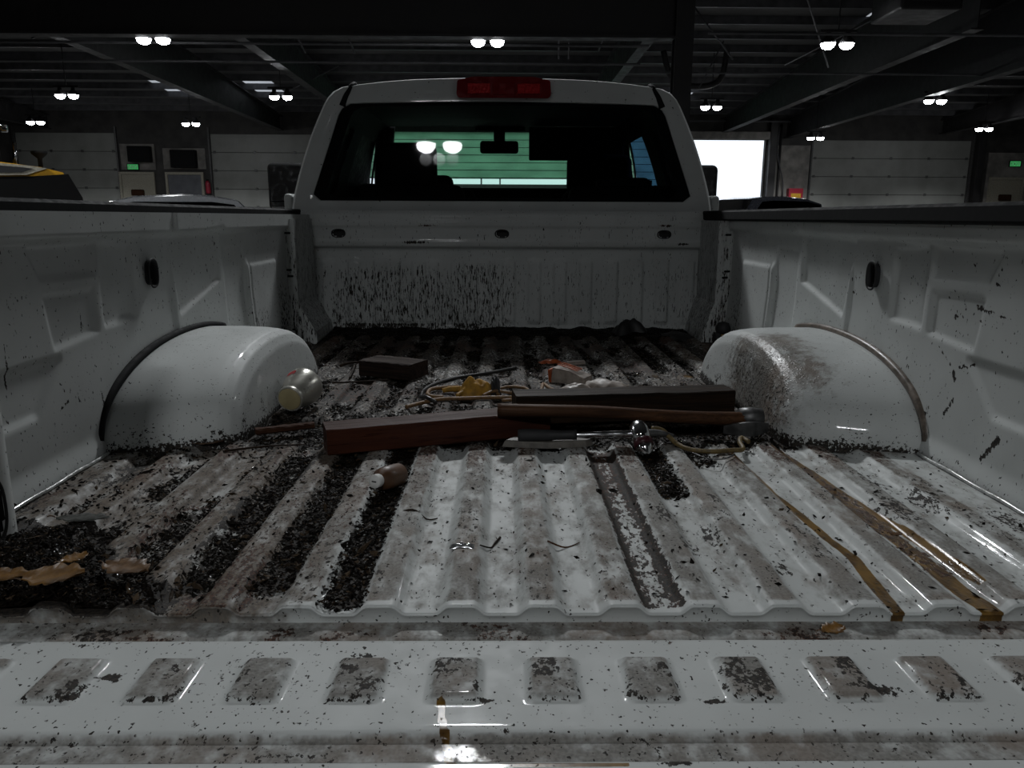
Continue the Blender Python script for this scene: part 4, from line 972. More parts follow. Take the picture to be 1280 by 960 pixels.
for xx in (-0.86, 0.86):
    for yy in (2.08, 6.35): wheel(truck, xx, yy, 0.42, 0.27, 'steel', -0.50, OFF)

# ================================================================== BACKGROUND VEHICLES
# wheel loader
L = empty('wheel_loader', (-6.42, 9.5, 0)); tag(L, 'yellow wheel loader with a black engine grille and glazed cab', 'loader')
# seen from its engine end: the hood reaches towards +x
hood = [(-1.9, 0.95), (1.42, 0.95), (1.36, 1.85), (1.20, 2.20), (0.95, 2.26), (0.35, 2.33), (-0.3, 2.40), (-1.9, 2.42)]
b = MB(); b.prism([(x_, z_) for x_, z_ in hood], 'y', -0.75, 0.75); auto_smooth(b.build('engine_hood', 'yellow', L), 30)
b = MB(); b.prism([(0.25, 1.02), (1.47, 1.0), (1.40, 1.87), (1.26, 2.18), (0.85, 2.14), (0.25, 2.11)], 'y', -0.78, 0.78); b.build('engine_grille', 'grille_black', L)
for k in range(6): MB().box(0.15, 1.36, -0.80, -0.781, 1.15+0.13*k, 1.19+0.13*k).build('grille_slat', 'grille_black', L)
b = MB(); b.prism([(0.25, 2.13), (0.78, 2.155), (1.02, 2.245), (0.80, 2.275), (0.25, 2.315)], 'y', -0.80, -0.752); fr_ = b.build('side_vent', 'cream', L)
MB().prism([(0.36, 2.17), (0.72, 2.185), (0.86, 2.235), (0.74, 2.25), (0.36, 2.27)], 'y', -0.81, -0.801).build('vent_mesh', 'rubber', fr_)
MB().lathe([(0.03, 2.30), (0.03, 2.44), (0.10, 2.50), (0.11, 2.54), (0.0, 2.55)], 16, Matrix.Translation((0.95, -0.1, -0.03))).build('precleaner', 'rubber', L, True)
b = MB(); b.box(-0.95, 0.50, -0.72, 0.72, 2.80, 2.92, 0.05, 3); b.build('cab_roof', 'yellow', L)
for (xx, yy) in ((0.42, -0.66), (0.42, 0.66), (-0.9, -0.66), (-0.9, 0.66)): MB().box(xx-0.04, xx+0.04, yy-0.04, yy+0.04, 2.28, 2.82).build('cab_post', 'rubber', L)
b = MB(); b.box(-0.88, 0.40, -0.66, 0.66, 2.40, 2.80); b.build('cab_glass', 'glass_dark', L)
MB().box(0.501, 0.60, 0.42, 0.64, 2.80, 2.90, 0.02).build('work_light', 'chrome', L)
MB().tube([(0.62, 0.5, 2.26), (0.66, 0.5, 2.66)], 0.03, 6).build('exhaust_stack', 'chrome', L, True)
b = MB(); b.box(-3.3, -1.9, -0.7, 0.7, 0.8, 1.5, 0.05); b.box(-4.6, -3.3, -1.2, 1.2, 0.05, 0.95, 0.08); b.build('front_frame', 'yellow', L)
for xx in (0.35, -2.9):
    for yy in (-0.95, 0.95):
        T = Matrix.Translation((xx, yy, 0.72)) @ Matrix.Rotation(math.copysign(math.pi/2, -yy), 4, 'X')
        w_ = MB().lathe([(0.4, -0.25), (0.66, -0.25), (0.72, -0.16), (0.72, 0.16), (0.66, 0.25), (0.4, 0.25)], 28, T).build('wheel', 'rubber', L, True)
        MB().lathe([(0.02, 0.2), (0.2, 0.2), (0.38, 0.26), (0.4, 0.26)], 20, T).build('wheel_rim', 'yellow', w_, True)
L.rotation_euler.z = math.radians(30); L.scale = (0.87, 0.87, 0.87)

def car(name, loc, rz, paint_m, glass_m, label, cat, scale=1.0, roof=1.62, length=4.5):
    C = empty(name, loc, rz); tag(C, label, cat); h = length/2
    # lower body: side profile extruded with rounded shoulders
    def shell(prof, ws, nm, mat, parent):
        V = []; n = len(prof)
        for k, (w, sc_) in enumerate(ws):
            for (yy, zz_) in prof: V.append((w, yy*sc_, zz_ if k not in (0, len(ws)-1) else zz_-0.03))
        F = [(j*n+i, j*n+(i+1) % n, (j+1)*n+(i+1) % n, (j+1)*n+i) for j in range(len(ws)-1) for i in range(n)]+[tuple(range(n)), tuple(range(len(ws)*n-1, (len(ws)-1)*n-1, -1))]
        m_ = MB(); m_.add(V, F); return auto_smooth(m_.build(nm, mat, parent), 35)
    low = [(-h, 0.35), (h, 0.30), (h+0.02, 0.6), (h*0.93, 0.80), (h*0.5, 0.95), (-h*0.9, 1.0), (-h, 0.85)]
    bd = shell(low, [(-0.92, 0.97), (-0.88, 1), (0.88, 1), (0.92, 0.97)], 'car_body', paint_m, C)
    top = [(-h*0.88, 0.98), (h*0.48, 0.94), (h*0.18, roof-0.08), (0.0, roof-0.015), (-h*0.2, roof), (-h*0.5, roof-0.04), (-h*0.72, roof-0.16)]
    shell(top, [(-0.78, 1.0), (-0.66, 0.98), (-0.3, 0.97), (0.3, 0.97), (0.66, 0.98), (0.78, 1.0)], 'car_cabin', paint_m, bd)
    gl = [(-h*0.84, 1.02), (h*0.40, 0.99), (h*0.15, roof-0.16), (0.0, roof-0.12), (-h*0.5, roof-0.13), (-h*0.70, roof-0.22)]
    for s_ in (-1, 1): MB().prism(gl, 'x', s_*0.785 if s_ > 0 else -0.795, 0.795 if s_ > 0 else -0.785).build('side_glass', glass_m, bd)
    T = Matrix.Identity(4)
    MB().add([(-0.62, -h*0.885, 1.06), (0.62, -h*0.885, 1.06), (0.55, -h*0.745, roof-0.20), (-0.55, -h*0.745, roof-0.20)], [(0, 1, 2, 3)]).build('rear_glass', glass_m, bd)
    MB().add([(-0.64, h*0.475, 0.99), (0.64, h*0.475, 0.99), (0.56, h*0.20, roof-0.10), (-0.56, h*0.20, roof-0.10)], [(0, 1, 2, 3)]).build('front_glass', glass_m, bd)
    for xx in (-0.82, 0.82):
        for yy in (-h*0.62, h*0.62): wheel(C, xx, yy, 0.33, 0.22, 'steel', 0.33)
    for xx in (-0.7, 0.7): MB().box(xx-0.16, xx+0.16, -h-0.012, -h+0.05, 0.78, 0.90, 0.02).build('tail_light', 'redlens2', bd)
    return C
car('white_car', (-5.0, 13.4, 0), math.radians(-64), 'carwhite', 'glass_dark', 'white hatchback parked alongside the truck beyond the black rail cap', 'car', roof=1.76)
car('black_car', (6.75, 21.4, 0), math.radians(118), 'cardark', 'glass_dark', 'black car parked near the bright open bay door', 'car', roof=2.0, length=5.2)

# ================================================================== THINGS IN THE BED
def bedloc(x, y, z=0.0): return (x, y, BZ+z)
def timber(name, p0, p1, w, h, mat, label, z0=0.0, z1=0.0, roll=0.0, bev=0.003):
    """squared timber from p0 to p1 (centre-line, underside heights z0, z1)"""
    d = Vector((p1[0]-p0[0], p1[1]-p0[1], z1-z0)); Ln = d.length
    b = MB(); N_ = 14; V = []; F = []
    rr = random.Random(hash(label) % 1000 if False else len(label))
    for i in range(N_+1):
        x = -Ln/2+Ln*i/N_; c = bev
        for (yy, zz_) in ((-w/2+c, 0), (w/2-c, 0), (w/2, c), (w/2, h-c), (w/2-c, h), (-w/2+c, h), (-w/2, h-c), (-w/2, c)):
            V.append((x+rr.uniform(-1, 1)*0.0008, yy+rr.uniform(-1, 1)*0.0009, zz_+rr.uniform(-1, 1)*0.0009))
    for j in range(N_):
        for i in range(8): F.append((j*8+i, j*8+(i+1) % 8, (j+1)*8+(i+1) % 8, (j+1)*8+i))
    F += [tuple(range(7, -1, -1)), tuple(N_*8+i for i in range(8))]
    o = b.add(V, F).build(name, mat, None)
    o.location = bedloc((p0[0]+p1[0])/2, (p0[1]+p1[1])/2, (z0+z1)/2)
    o.rotation_euler = (roll, -math.asin(d.z/Ln), math.atan2(d.y, d.x))
    return o
tag(timber('timber_beam', (-0.385, 1.612), (0.10, 1.775), 0.078, 0.056, 'wood_red', ''), 'wet red-brown squared timber lying across the ribs under the tool handle', 'timber')
tag(timber('timber_beam', (0.03, 1.865), (0.585, 1.925), 0.085, 0.072, 'wood_dark', 'd', 0.0, 0.002), 'almost black squared timber reaching to the splashed wheel well', 'timber')
tag(timber('wood_block', (-0.435, 2.475), (-0.265, 2.395), 0.115, 0.05, 'wood_block', 'blk'), 'short dark weathered wood block standing alone on the ribs', 'wood block')
tag(timber('wood_strip', (-0.578, 1.742), (-0.455, 1.800), 0.022, 0.014, 'wood_stick', 'strip'), 'thin rusty brown wood strip at the foot of the clean wheel well', 'wood strip')

# mattock-like tool: long round handle with a curved grey blade
tl = empty('mattock', bedloc(0.33, 1.72)); tag(tl, 'long brown-handled mattock with a curved grey steel blade', 'tool')
def rel(P, o): return [tuple(Vector(p)-Vector((o[0], o[1], 0))) for p in P]
hp = rel([(-0.01, 1.69, 0.0725), (0.10, 1.685, 0.072), (0.22, 1.69, 0.068), (0.35, 1.705, 0.056), (0.48, 1.735, 0.042), (0.60, 1.765, 0.033)], (0.33, 1.72))
MB().tube(hp, lambda s_: 0.0155-0.002*math.sin(s_*3.1)+0.002*s_, 10, sub=6).build('handle', 'wood_handle', tl, True)
bl_ = MB(); V = []; n = 18
for i in range(n+1):
    t_ = i/n; a = -0.5+1.5*t_
    cx = 0.524+0.112*t_; cy = 1.745+0.02*t_+0.035*math.sin(t_*math.pi)*-1; hh = 0.010+0.007*math.sin(t_*math.pi)
    for (dy, dz) in ((-0.004, 0.003), (-0.004, 0.003+2*hh), (0.004, 0.003+2*hh), (0.004, 0.003)): V.append((cx-0.33, cy-1.72+dy, dz))
F = [(j*4+i, j*4+(i+1) % 4, (j+1)*4+(i+1) % 4, (j+1)*4+i) for j in range(n) for i in range(4)]+[(3, 2, 1, 0), tuple(n*4+i for i in range(4))]
bl_.add(V, F).build('blade', 'steel', tl)
MB().lathe([(0.012, -0.028), (0.024, -0.026), (0.026, 0), (0.024, 0.026), (0.012, 0.028)], 14, Matrix.Translation((0.262, 0.045, 0.035)) @ Matrix.Rotation(math.pi/2, 4, 'Y')).build('socket', 'steel', tl, True)

# hammer: black grip, chrome shaft, chrome head with a red band
hm = empty('hammer', bedloc(0.18, 1.625)); tag(hm, 'chrome hammer with a black grip and a red band on its head', 'hammer')
O_ = (0.18, 1.625)
MB().tube(rel([(0.035, 1.640, 0.0275), (0.07, 1.640, 0.0275), (0.12, 1.638, 0.0285), (0.165, 1.636, 0.030)], O_), lambda s_: 0.0125+0.002*math.sin(s_*6), 10, sub=4).build('grip', 'rubber', hm, True)
MB().tube(rel([(0.160, 1.636, 0.030), (0.20, 1.634, 0.031), (0.27, 1.630, 0.034), (0.295, 1.628, 0.035)], O_), lambda s_: 0.0062+0.003*s_, 10, sub=4).build('shaft', 'chrome', hm, True)
hx, hy, hz = 0.305-O_[0], 1.628-O_[1], 0.033
Th = Matrix.Translation((hx, hy, hz)) @ Matrix.Rotation(math.radians(10), 4, 'Z') @ Matrix.Rotation(math.radians(126), 4, 'X')
hd = MB().lathe([(0.004, -0.034), (0.017, -0.028), (0.0215, -0.012), (0.0215, 0.006), (0.0195, 0.018)], 20, Th).build('head', 'chrome', hm, True)
MB().lathe([(0.0202, 0.0185), (0.0215, 0.020), (0.0215, 0.032), (0.0200, 0.0335)], 20, Th).build('red_band', 'maroon', hd, True)
MB().lathe([(0.0195, 0.034), (0.016, 0.044), (0.008, 0.056), (0.003, 0.059)], 20, Th).build('peen', 'chrome', hd, True)
MB().tube(rel([(0.315, 1.634, 0.034), (0.35, 1.645, 0.032), (0.385, 1.655, 0.022)], O_), lambda s_: 0.010-0.006*s_, 8, sub=4).build('claw', 'steel', hd, True)

# pale flat stone slab pieces under the tools
def slab(P, h, mat, name, label, cat, tilt=0.0):
    c = np.mean(np.array(P), 0); b = MB(); n = len(P)
    V = [(p[0]-c[0], p[1]-c[1], 0) for p in P]+[((p[0]-c[0])*0.94, (p[1]-c[1])*0.94, h) for p in P]
    b.add(V, [tuple(range(n-1, -1, -1)), tuple(range(n, 2*n))]+[(i, (i+1) % n, n+(i+1) % n, n+i) for i in range(n)])
    o = b.build(name, mat, loc=bedloc(c[0], c[1], 0.001)); o.rotation_euler = (tilt, 0, 0); return tag(o, label, cat)
M['stone'] = simple('pale dirty slate', (0.12, 0.11, 0.096), 0.5, var=0.35, scale=40)
slab([(0.0, 1.640), (0.10, 1.625), (0.19, 1.640), (0.205, 1.655), (0.15, 1.675), (0.06, 1.69), (0.02, 1.672)], 0.014, 'stone', 'flat_stone', 'pale flat stone slab beneath the hammer grip', 'stone')
# tin cup with cream lid lying by the well
tn = empty('tin_cup', bedloc(-0.540, 1.985, 0.047)); tag(tn, 'silver tin cup with cream lid and red mark lying by the wheel well', 'cup')
M['tin'] = simple('brushed tin', (0.48, 0.47, 0.42), 0.34, 0.6, var=0.15, scale=14, bump=0.0)
M['tinlid'] = simple('cream lid', (0.36, 0.30, 0.16), 0.5, var=0.12)
M['redmark'] = simple('red printed mark', (0.42, 0.02, 0.025), 0.5)
tn.rotation_euler = (math.radians(100), 0, math.radians(-10))
MB().lathe([(0.0, 0.050), (0.030, 0.050), (0.031, 0.052), (0.034, 0.050), (0.0345, 0.043), (0.0315, 0.040), (0.0325, 0.036), (0.036, 0.030), (0.047, -0.01), (0.0515, -0.035), (0.0505, -0.046), (0.044, -0.054), (0.025, -0.058), (0.0, -0.058)], 36, cap=False).build('cup_body', 'tin', tn, True)
MB().lathe([(0.0, 0.0525), (0.028, 0.0525), (0.0295, 0.0518), (0.030, 0.0505)], 32, cap=False).build('cup_lid', 'tinlid', tn, True)
V = []; F = []; n = 8
for i in range(n+1):
    a = math.radians(100+32*i/n)
    for h in (-0.028, -0.012):
        r = np.interp(h, [-0.035, -0.01], [0.0515, 0.047])+0.0008; V.append((r*math.cos(a), r*math.sin(a), h))
F = [(2*i, 2*i+2, 2*i+3, 2*i+1) for i in range(n)]
mesh_np('red_mark', V, F, 'redmark', tn, True)
# brown bottle with white cap
bt = empty('brown_bottle', bedloc(-0.222, 1.375, 0.019)); tag(bt, 'small brown bottle with a white cap lying in a gritty groove', 'bottle')
M['bottle'] = simple('matt brown plastic', (0.075, 0.034, 0.014), 0.5, var=0.25)
bt.rotation_euler = (math.radians(82), math.radians(0), math.radians(-24))
MB().lathe([(0.0, -0.062), (0.016, -0.061), (0.0215, -0.052), (0.0225, -0.01), (0.0205, 0.008), (0.012, 0.016), (0.009, 0.022)], 24, cap=False).build('bottle_body', 'bottle', bt, True)
cp = MB().lathe([(0.010, 0.012), (0.0130, 0.020), (0.0130, 0.031), (0.0122, 0.033), (0.0, 0.033)], 24, cap=False).build('bottle_cap', 'paper', bt, True)
MB().box(-0.005, 0.005, -0.0012, 0.0012, 0.033, 0.0340, 0.0004, 1).build('cap_mark', 'rubber', cp)
# yellow rag
M['rag'] = simple('yellow glove cloth', (0.33, 0.175, 0.02), 0.75, var=0.3, scale=60)
def crumple(name, c, sx, sy, h, mat, label, cat, seed, rz=0, fold=1.0, parent=None):
    """folded sheet with thickness: a closed crumpled lump"""
    nu, nv = 22, 16; V = []
    for i in range(nu+1):
        for j in range(nv+1):
            u = i/nu*2-1; v = j/nv*2-1
            e = max(0, 1-abs(u)**3.0)*max(0, 1-abs(v)**3.0)
            nz = float(fbm(np.array([u*2.2+seed*3.1]), np.array([v*2.2+seed]), seed)[0]); rz_ = abs(math.sin(3.5*u*fold+2*v+seed))
            V.append((sx*u*(1+0.12*(nz-0.5)), sy*v*(1+0.15*math.sin(u*4+seed)), 0.001+h*e*(0.35+0.55*nz+0.35*rz_)))
    n0 = len(V); V += [(x_, y_, 0) for x_, y_, z_ in V]
    F = []
    for i in range(nu):
        for j in range(nv):
            a = i*(nv+1)+j; F += [(a, a+nv+1, a+nv+2, a+1), (n0+a, n0+a+1, n0+a+nv+2, n0+a+nv+1)]
    bd = [i*(nv+1) for i in range(nu+1)]+[nu*(nv+1)+j for j in range(1, nv+1)]+[i*(nv+1)+nv for i in range(nu-1, -1, -1)]+[j for j in range(nv-1, 0, -1)]
    for k in range(len(bd)): a, b_ = bd[k], bd[(k+1) % len(bd)]; F.append((a, b_, n0+b_, n0+a))
    o = MB().add(V, F).build(name, mat, parent, True)
    o.location = bedloc(*c) if parent is None else c; o.rotation_euler.z = rz
    if parent is None: tag(o, label, cat)
    return o
gl_ = empty('work_glove', bedloc(-0.075, 2.165)); tag(gl_, 'crumpled yellow work glove with a black cuff among the cords', 'glove')
crumple('glove_body', (0, 0, 0), 0.052, 0.030, 0.050, 'rag', '', '', 3, 0.15, parent=gl_)
crumple('glove_cuff', (0.055, 0.008, 0), 0.016, 0.032, 0.055, 'rubber', '', '', 5, 0.1, parent=gl_)
MB().tube([(-0.045, 0.005, 0.014), (-0.075, 0.012, 0.012), (-0.098, 0.008, 0.008)], lambda s_: 0.010-0.003*s_, 8, sub=4).build('glove_finger', 'rag', gl_, True)
MB().tube([(-0.035, -0.02, 0.010), (-0.048, -0.035, 0.007), (-0.052, -0.045, 0.006)], lambda s_: 0.008-0.003*s_, 8, sub=4).build('glove_finger', 'rag', gl_, True)
# wrapper: orange and white crushed box with flaps
M['orange'] = simple('orange print', (0.36, 0.075, 0.018), 0.45, var=0.3, scale=50)
M['card'] = simple('dirty white card', (0.26, 0.225, 0.195), 0.5, var=0.3, scale=45)
wr = empty('crushed_box', bedloc(0.215, 2.335)); tag(wr, 'crushed orange and white cardboard packet on the ribs', 'packet'); wr.rotation_euler.z = math.radians(-28)
b = MB(); b.prism([(-0.055, 0.0), (0.06, 0.0), (0.055, 0.022), (0.0, 0.040), (-0.05, 0.046)], 'y', -0.032, 0.030); b.build('carton', 'card', wr)
b = MB(); b.box(-0.062, -0.0525, -0.034, 0.032, 0.002, 0.046, 0.002, 1, Matrix.Rotation(math.radians(-6), 4, 'Y')); b.build('printed_end', 'orange', wr)
b = MB()
for k in range(3): b.box(-0.05, 0.02, -0.024+0.018*k, -0.017+0.018*k, 0.045, 0.0475, 0.001, 1, Matrix.Rotation(math.radians(13), 4, 'Y'))
b.build('printed_stripe', 'orange', wr)
crumple('torn_flap', (0.115, -0.012, 0), 0.068, 0.038, 0.022, 'card', '', '', 8, 0.2, parent=wr)
tag(crumple('paper_scrap', (0.222, 2.222, 0), 0.045, 0.030, 0.020, 'card', '', '', 11, 0.3), 'crumpled grey-white paper scrap next to the packet', 'paper')
slab([(0.222, 2.60), (0.29, 2.625), (0.285, 2.645), (0.218, 2.62)], 0.012, 'card', 'plastic_strip', 'short white plastic strip in the shaded grime behind the packet', 'plastic')
tag(crumple('paper_scrap', (0.17, 2.66, 0), 0.04, 0.02, 0.012, 'orange', '', '', 14, 0.3), 'dull orange wrapper scrap in the grime behind the packet', 'wrapper')
# cords
M['cord_tan'] = simple('tan twisted cord', (0.16, 0.085, 0.030), 0.6, var=0.35, scale=160)
M['cord_black'] = simple('black cable', (0.014, 0.013, 0.012), 0.4)
M['cord_yellow'] = simple('dirty yellow cord', (0.12, 0.082, 0.028), 0.6, var=0.35, scale=120)
def cord(name, P, r, mat, label, cat='cord'):
    P = [(p[0], p[1], (p[2] if len(p) > 2 else 0.006)) for p in P]
    o = MB().tube(P, r, 7, sub=6).build(name, mat, None, True); o.location = (0, 0, BZ); return tag(recenter(o), label, cat)
cord('cable', [(0.045, 2.53), (-0.05, 2.44), (-0.15, 2.36), (-0.205, 2.27), (-0.228, 2.18), (-0.228, 2.12), (-0.225, 2.08, 0.012), (-0.205, 2.045, 0.018), (-0.18, 2.03, 0.008)], 0.0055, 'cord_black', 'black cable curving past the yellow glove')
cord('rope', [(-0.13, 2.215, 0.012), (-0.175, 2.225), (-0.208, 2.20), (-0.213, 2.14), (-0.195, 2.105), (-0.165, 2.10)], 0.006, 'cord_tan', 'tan rope end looped out from the yellow glove')
cord('rope', [(-0.255, 1.985), (-0.22, 2.03), (-0.17, 2.075), (-0.10, 2.085), (-0.03, 2.095), (0.05, 2.10), (0.13, 2.11), (0.165, 2.15), (0.14, 2.22), (0.125, 2.28), (0.115, 2.2), (0.09, 2.13), (0.03, 2.12)], 0.0055, 'cord_tan', 'long tan rope running beside the red-brown timber')
cord('rope', [(-0.01, 2.13), (-0.015, 2.19), (0.02, 2.235), (0.065, 2.22), (0.075, 2.17), (0.03, 2.142, 0.009), (-0.02, 2.148, 0.013), (-0.055, 2.118, 0.006)], 0.005, 'cord_tan', 'small tan rope coil to the side of the glove cuff')
cord('rope', [(0.0, 2.06), (0.06, 2.075), (0.12, 2.07), (0.18, 2.095), (0.19, 2.12)], 0.0045, 'cord_tan', 'short tan rope strand close behind the black timber')
cord('tie_cord', [(0.335, 1.652, 0.040), (0.36, 1.656, 0.034), (0.385, 1.635, 0.012), (0.41, 1.605, 0.006), (0.455, 1.59, 0.006), (0.50, 1.595, 0.007), (0.525, 1.60, 0.008), (0.53, 1.64, 0.012), (0.545, 1.675, 0.012), (0.555, 1.655, 0.008)], 0.0055, 'cord_yellow', 'dirty yellow tie cord trailing from the hammer claw')
cord('wire', [(0.41, 1.58), (0.43, 1.545), (0.46, 1.535), (0.485, 1.555), (0.50, 1.575)], 0.0015, 'steel', 'thin bent wire beneath the yellow tie cord', 'wire')
cord('strap', [(0.600, 1.875, 0.016), (0.624, 1.862, 0.016), (0.630, 1.835, 0.010), (0.615, 1.805, 0.007), (0.596, 1.815, 0.007), (0.604, 1.840, 0.007)], 0.0065, 'cord_black', 'black strap loop at the end of the black timber', 'strap')
# clamp at the front corner
cl = empty('clamp_block', bedloc(0.868, 2.985)); tag(cl, 'yellow block clamp with a black knob in the front corner', 'clamp')
M['clampyellow'] = simple('worn yellow wood', (0.28, 0.17, 0.045), 0.6)
MB().box(-0.012, 0.020, -0.02, 0.02, 0, 0.055, 0.003).build('clamp_body', 'clampyellow', cl)
MB().lathe([(0.0, 0.056), (0.026, 0.058), (0.030, 0.075), (0.022, 0.098), (0.0, 0.104)], 18).build('knob', 'rubber', cl, True)
MB().box(-0.034, -0.013, -0.02, 0.02, 0, 0.06, 0.003).build('clamp_jaw', 'rubber', cl)
# dark lump against the headboard
M['bag'] = simple('black sodden cloth', (0.010, 0.009, 0.009), 0.55, var=0.4, scale=50)
tag(crumple('black_rag', (0.565, 3.375, -0.01), 0.085, 0.05, 0.075, 'bag', '', '', 17, 0.2), 'black sodden rag heaped against the headboard', 'rag')
tag(crumple('black_rag', (0.76, 3.30, -0.01), 0.06, 0.10, 0.025, 'bag', '', '', 19, 0.2), 'flat black sodden rag by the front corner pillar', 'rag')

# leaves
def leaf(x, y, L_, w, rz, mat, label, seed, z=0.0, curl=0.25):
    rr = random.Random(seed); n = 12; V = []
    for s_ in (0.0009, 0.0):
        for i in range(n+1):
            t_ = i/n; ww = w*math.sin(math.pi*min(1, t_*0.96+0.02))**0.7*(1+0.22*math.sin(t_*23+seed))
            for k in (-1, -0.5, 0, 0.5, 1):
                V.append((L_*(t_-0.5), ww*k*0.5, 0.002+s_+curl*abs(k)**1.5*w*0.35+curl*L_*0.3*(t_-0.5)**2+0.0015*math.sin(t_*19+k*4+seed)))
    m = (n+1)*5; F = []
    for i in range(n):
        for k in range(4):
            a = i*5+k; F += [(a, a+5, a+6, a+1), (m+a, m+a+1, m+a+6, m+a+5)]
    for i in range(n):
        for k in (0, 4): a = i*5+k; F.append((a, m+a, m+a+5, a+5))
    ob = MB().add(V, F); e_ = ob.build('leaf', mat, None, True)
    st_ = MB().tube([(-L_*0.5, 0, 0.004), (-L_*0.62, 0.003, 0.006), (-L_*0.7, 0.004, 0.004)], 0.0011, 5, sub=3).build('leaf_stem', 'leaf_brown', e_, True)
    e_.location = bedloc(x, y, z); e_.rotation_euler.z = rz
    return tag(e_, label, 'leaf')
leaf(0.430, 0.902, 0.034, 0.026, 0.4, 'leaf_yellow', 'single yellow-brown leaf on the sill below the floor lip', 1, -0.0245, 0.35)
leaf(-0.602, 0.960, 0.075, 0.062, 0.25, 'leaf_yellow', 'largest yellow leaf in the black soil corner', 2, 0.022)
leaf(-0.675, 0.962, 0.08, 0.04, 0.1, 'leaf_yellow', 'torn yellow leaf touching the largest leaf, edge in the soil', 3, 0.022)
leaf(-0.605, 1.018, 0.036, 0.030, 0.9, 'leaf_yellow', 'small yellow leaf at the back of the soil corner', 4, 0.022)
leaf(-0.535, 1.020, 0.075, 0.048, -0.3, 'leaf_tan', 'pale tan leaf beside the soil corner on a rib', 5, 0.006)
leaf(0.635, 1.15, 0.02, 0.012, 0.2, 'leaf_brown', 'tiny brown leaf in the ochre streak', 6, 0.001)
leaf(-0.29, 1.58, 0.05, 0.045, 1.2, 'leaf_grey', 'grey slate-like leaf in the dark groove below the timber', 7, -0.006, 0.1)
leaf(-0.70, 1.215, 0.085, 0.035, 0.05, 'leaf_grey', 'flat grey-green leaf at the edge of the soil by the bed wall', 8, 0.004, 0.05)
leaf(-0.655, 1.655, 0.06, 0.03, 0.3, 'leaf_brown', 'dark brown leaf at the foot of the clean wheel well', 9, 0.002)
M['foil'] = simple('crumpled foil', (0.6, 0.61, 0.62), 0.22, 0.9, var=0.1)
tag(crumple('foil_scrap', (-0.062, 1.113, -0.001), 0.019, 0.007, 0.006, 'foil', '', '', 23), 'bright foil scrap on a centre rib', 'foil')
def twig(P, r, label, mat='wood_dark'):
    o = MB().tube([(p[0], p[1], (p[2] if len(p) > 2 else float(zf(p[0], p[1]))+r)) for p in P], lambda s_: r*(1-0.5*s_), 6, sub=5).build('twig', mat, None, True); o.location = (0, 0, BZ); return tag(recenter(o), label, 'twig')
twig([(-0.003, 1.175), (-0.012, 1.15), (-0.018, 1.135), (-0.034, 1.117)], 0.0022, 'short curved twig in the clean centre groove')
twig([(0.072, 1.13), (0.10, 1.137), (0.125, 1.155)], 0.0016, 'thin pale twig on the rib next to the rusty groove', 'wood_handle')
twig([(-0.19, 1.262), (-0.155, 1.262), (-0.13, 1.252), (-0.112, 1.258)], 0.002, 'forked dark twig across the rib by the brown bottle')
twig([(-0.55, 2.56, 0.006), (-0.497, 2.567, 0.017), (-0.38, 2.55, 0.006)], 0.005, 'dark twig near the wood block', 'wood_dark')
twig([(-0.505, 2.60, 0.006), (-0.488, 2.46, 0.006), (-0.478, 2.36, 0.006)], 0.006, 'thick dark twig leaning by the wood block', 'wood_dark')
twig([(-0.52, 2.30, 0.0035), (-0.43, 2.322, 0.0035), (-0.345, 2.342, 0.0035)], 0.003, 'thin twig pointing at the wood block', 'wood_dark')
twig([(-0.60, 1.60, 0.0035), (-0.52, 1.635, 0.0035), (-0.44, 1.648, 0.0035)], 0.003, 'thin twig below the rusty strip', 'wood_dark')

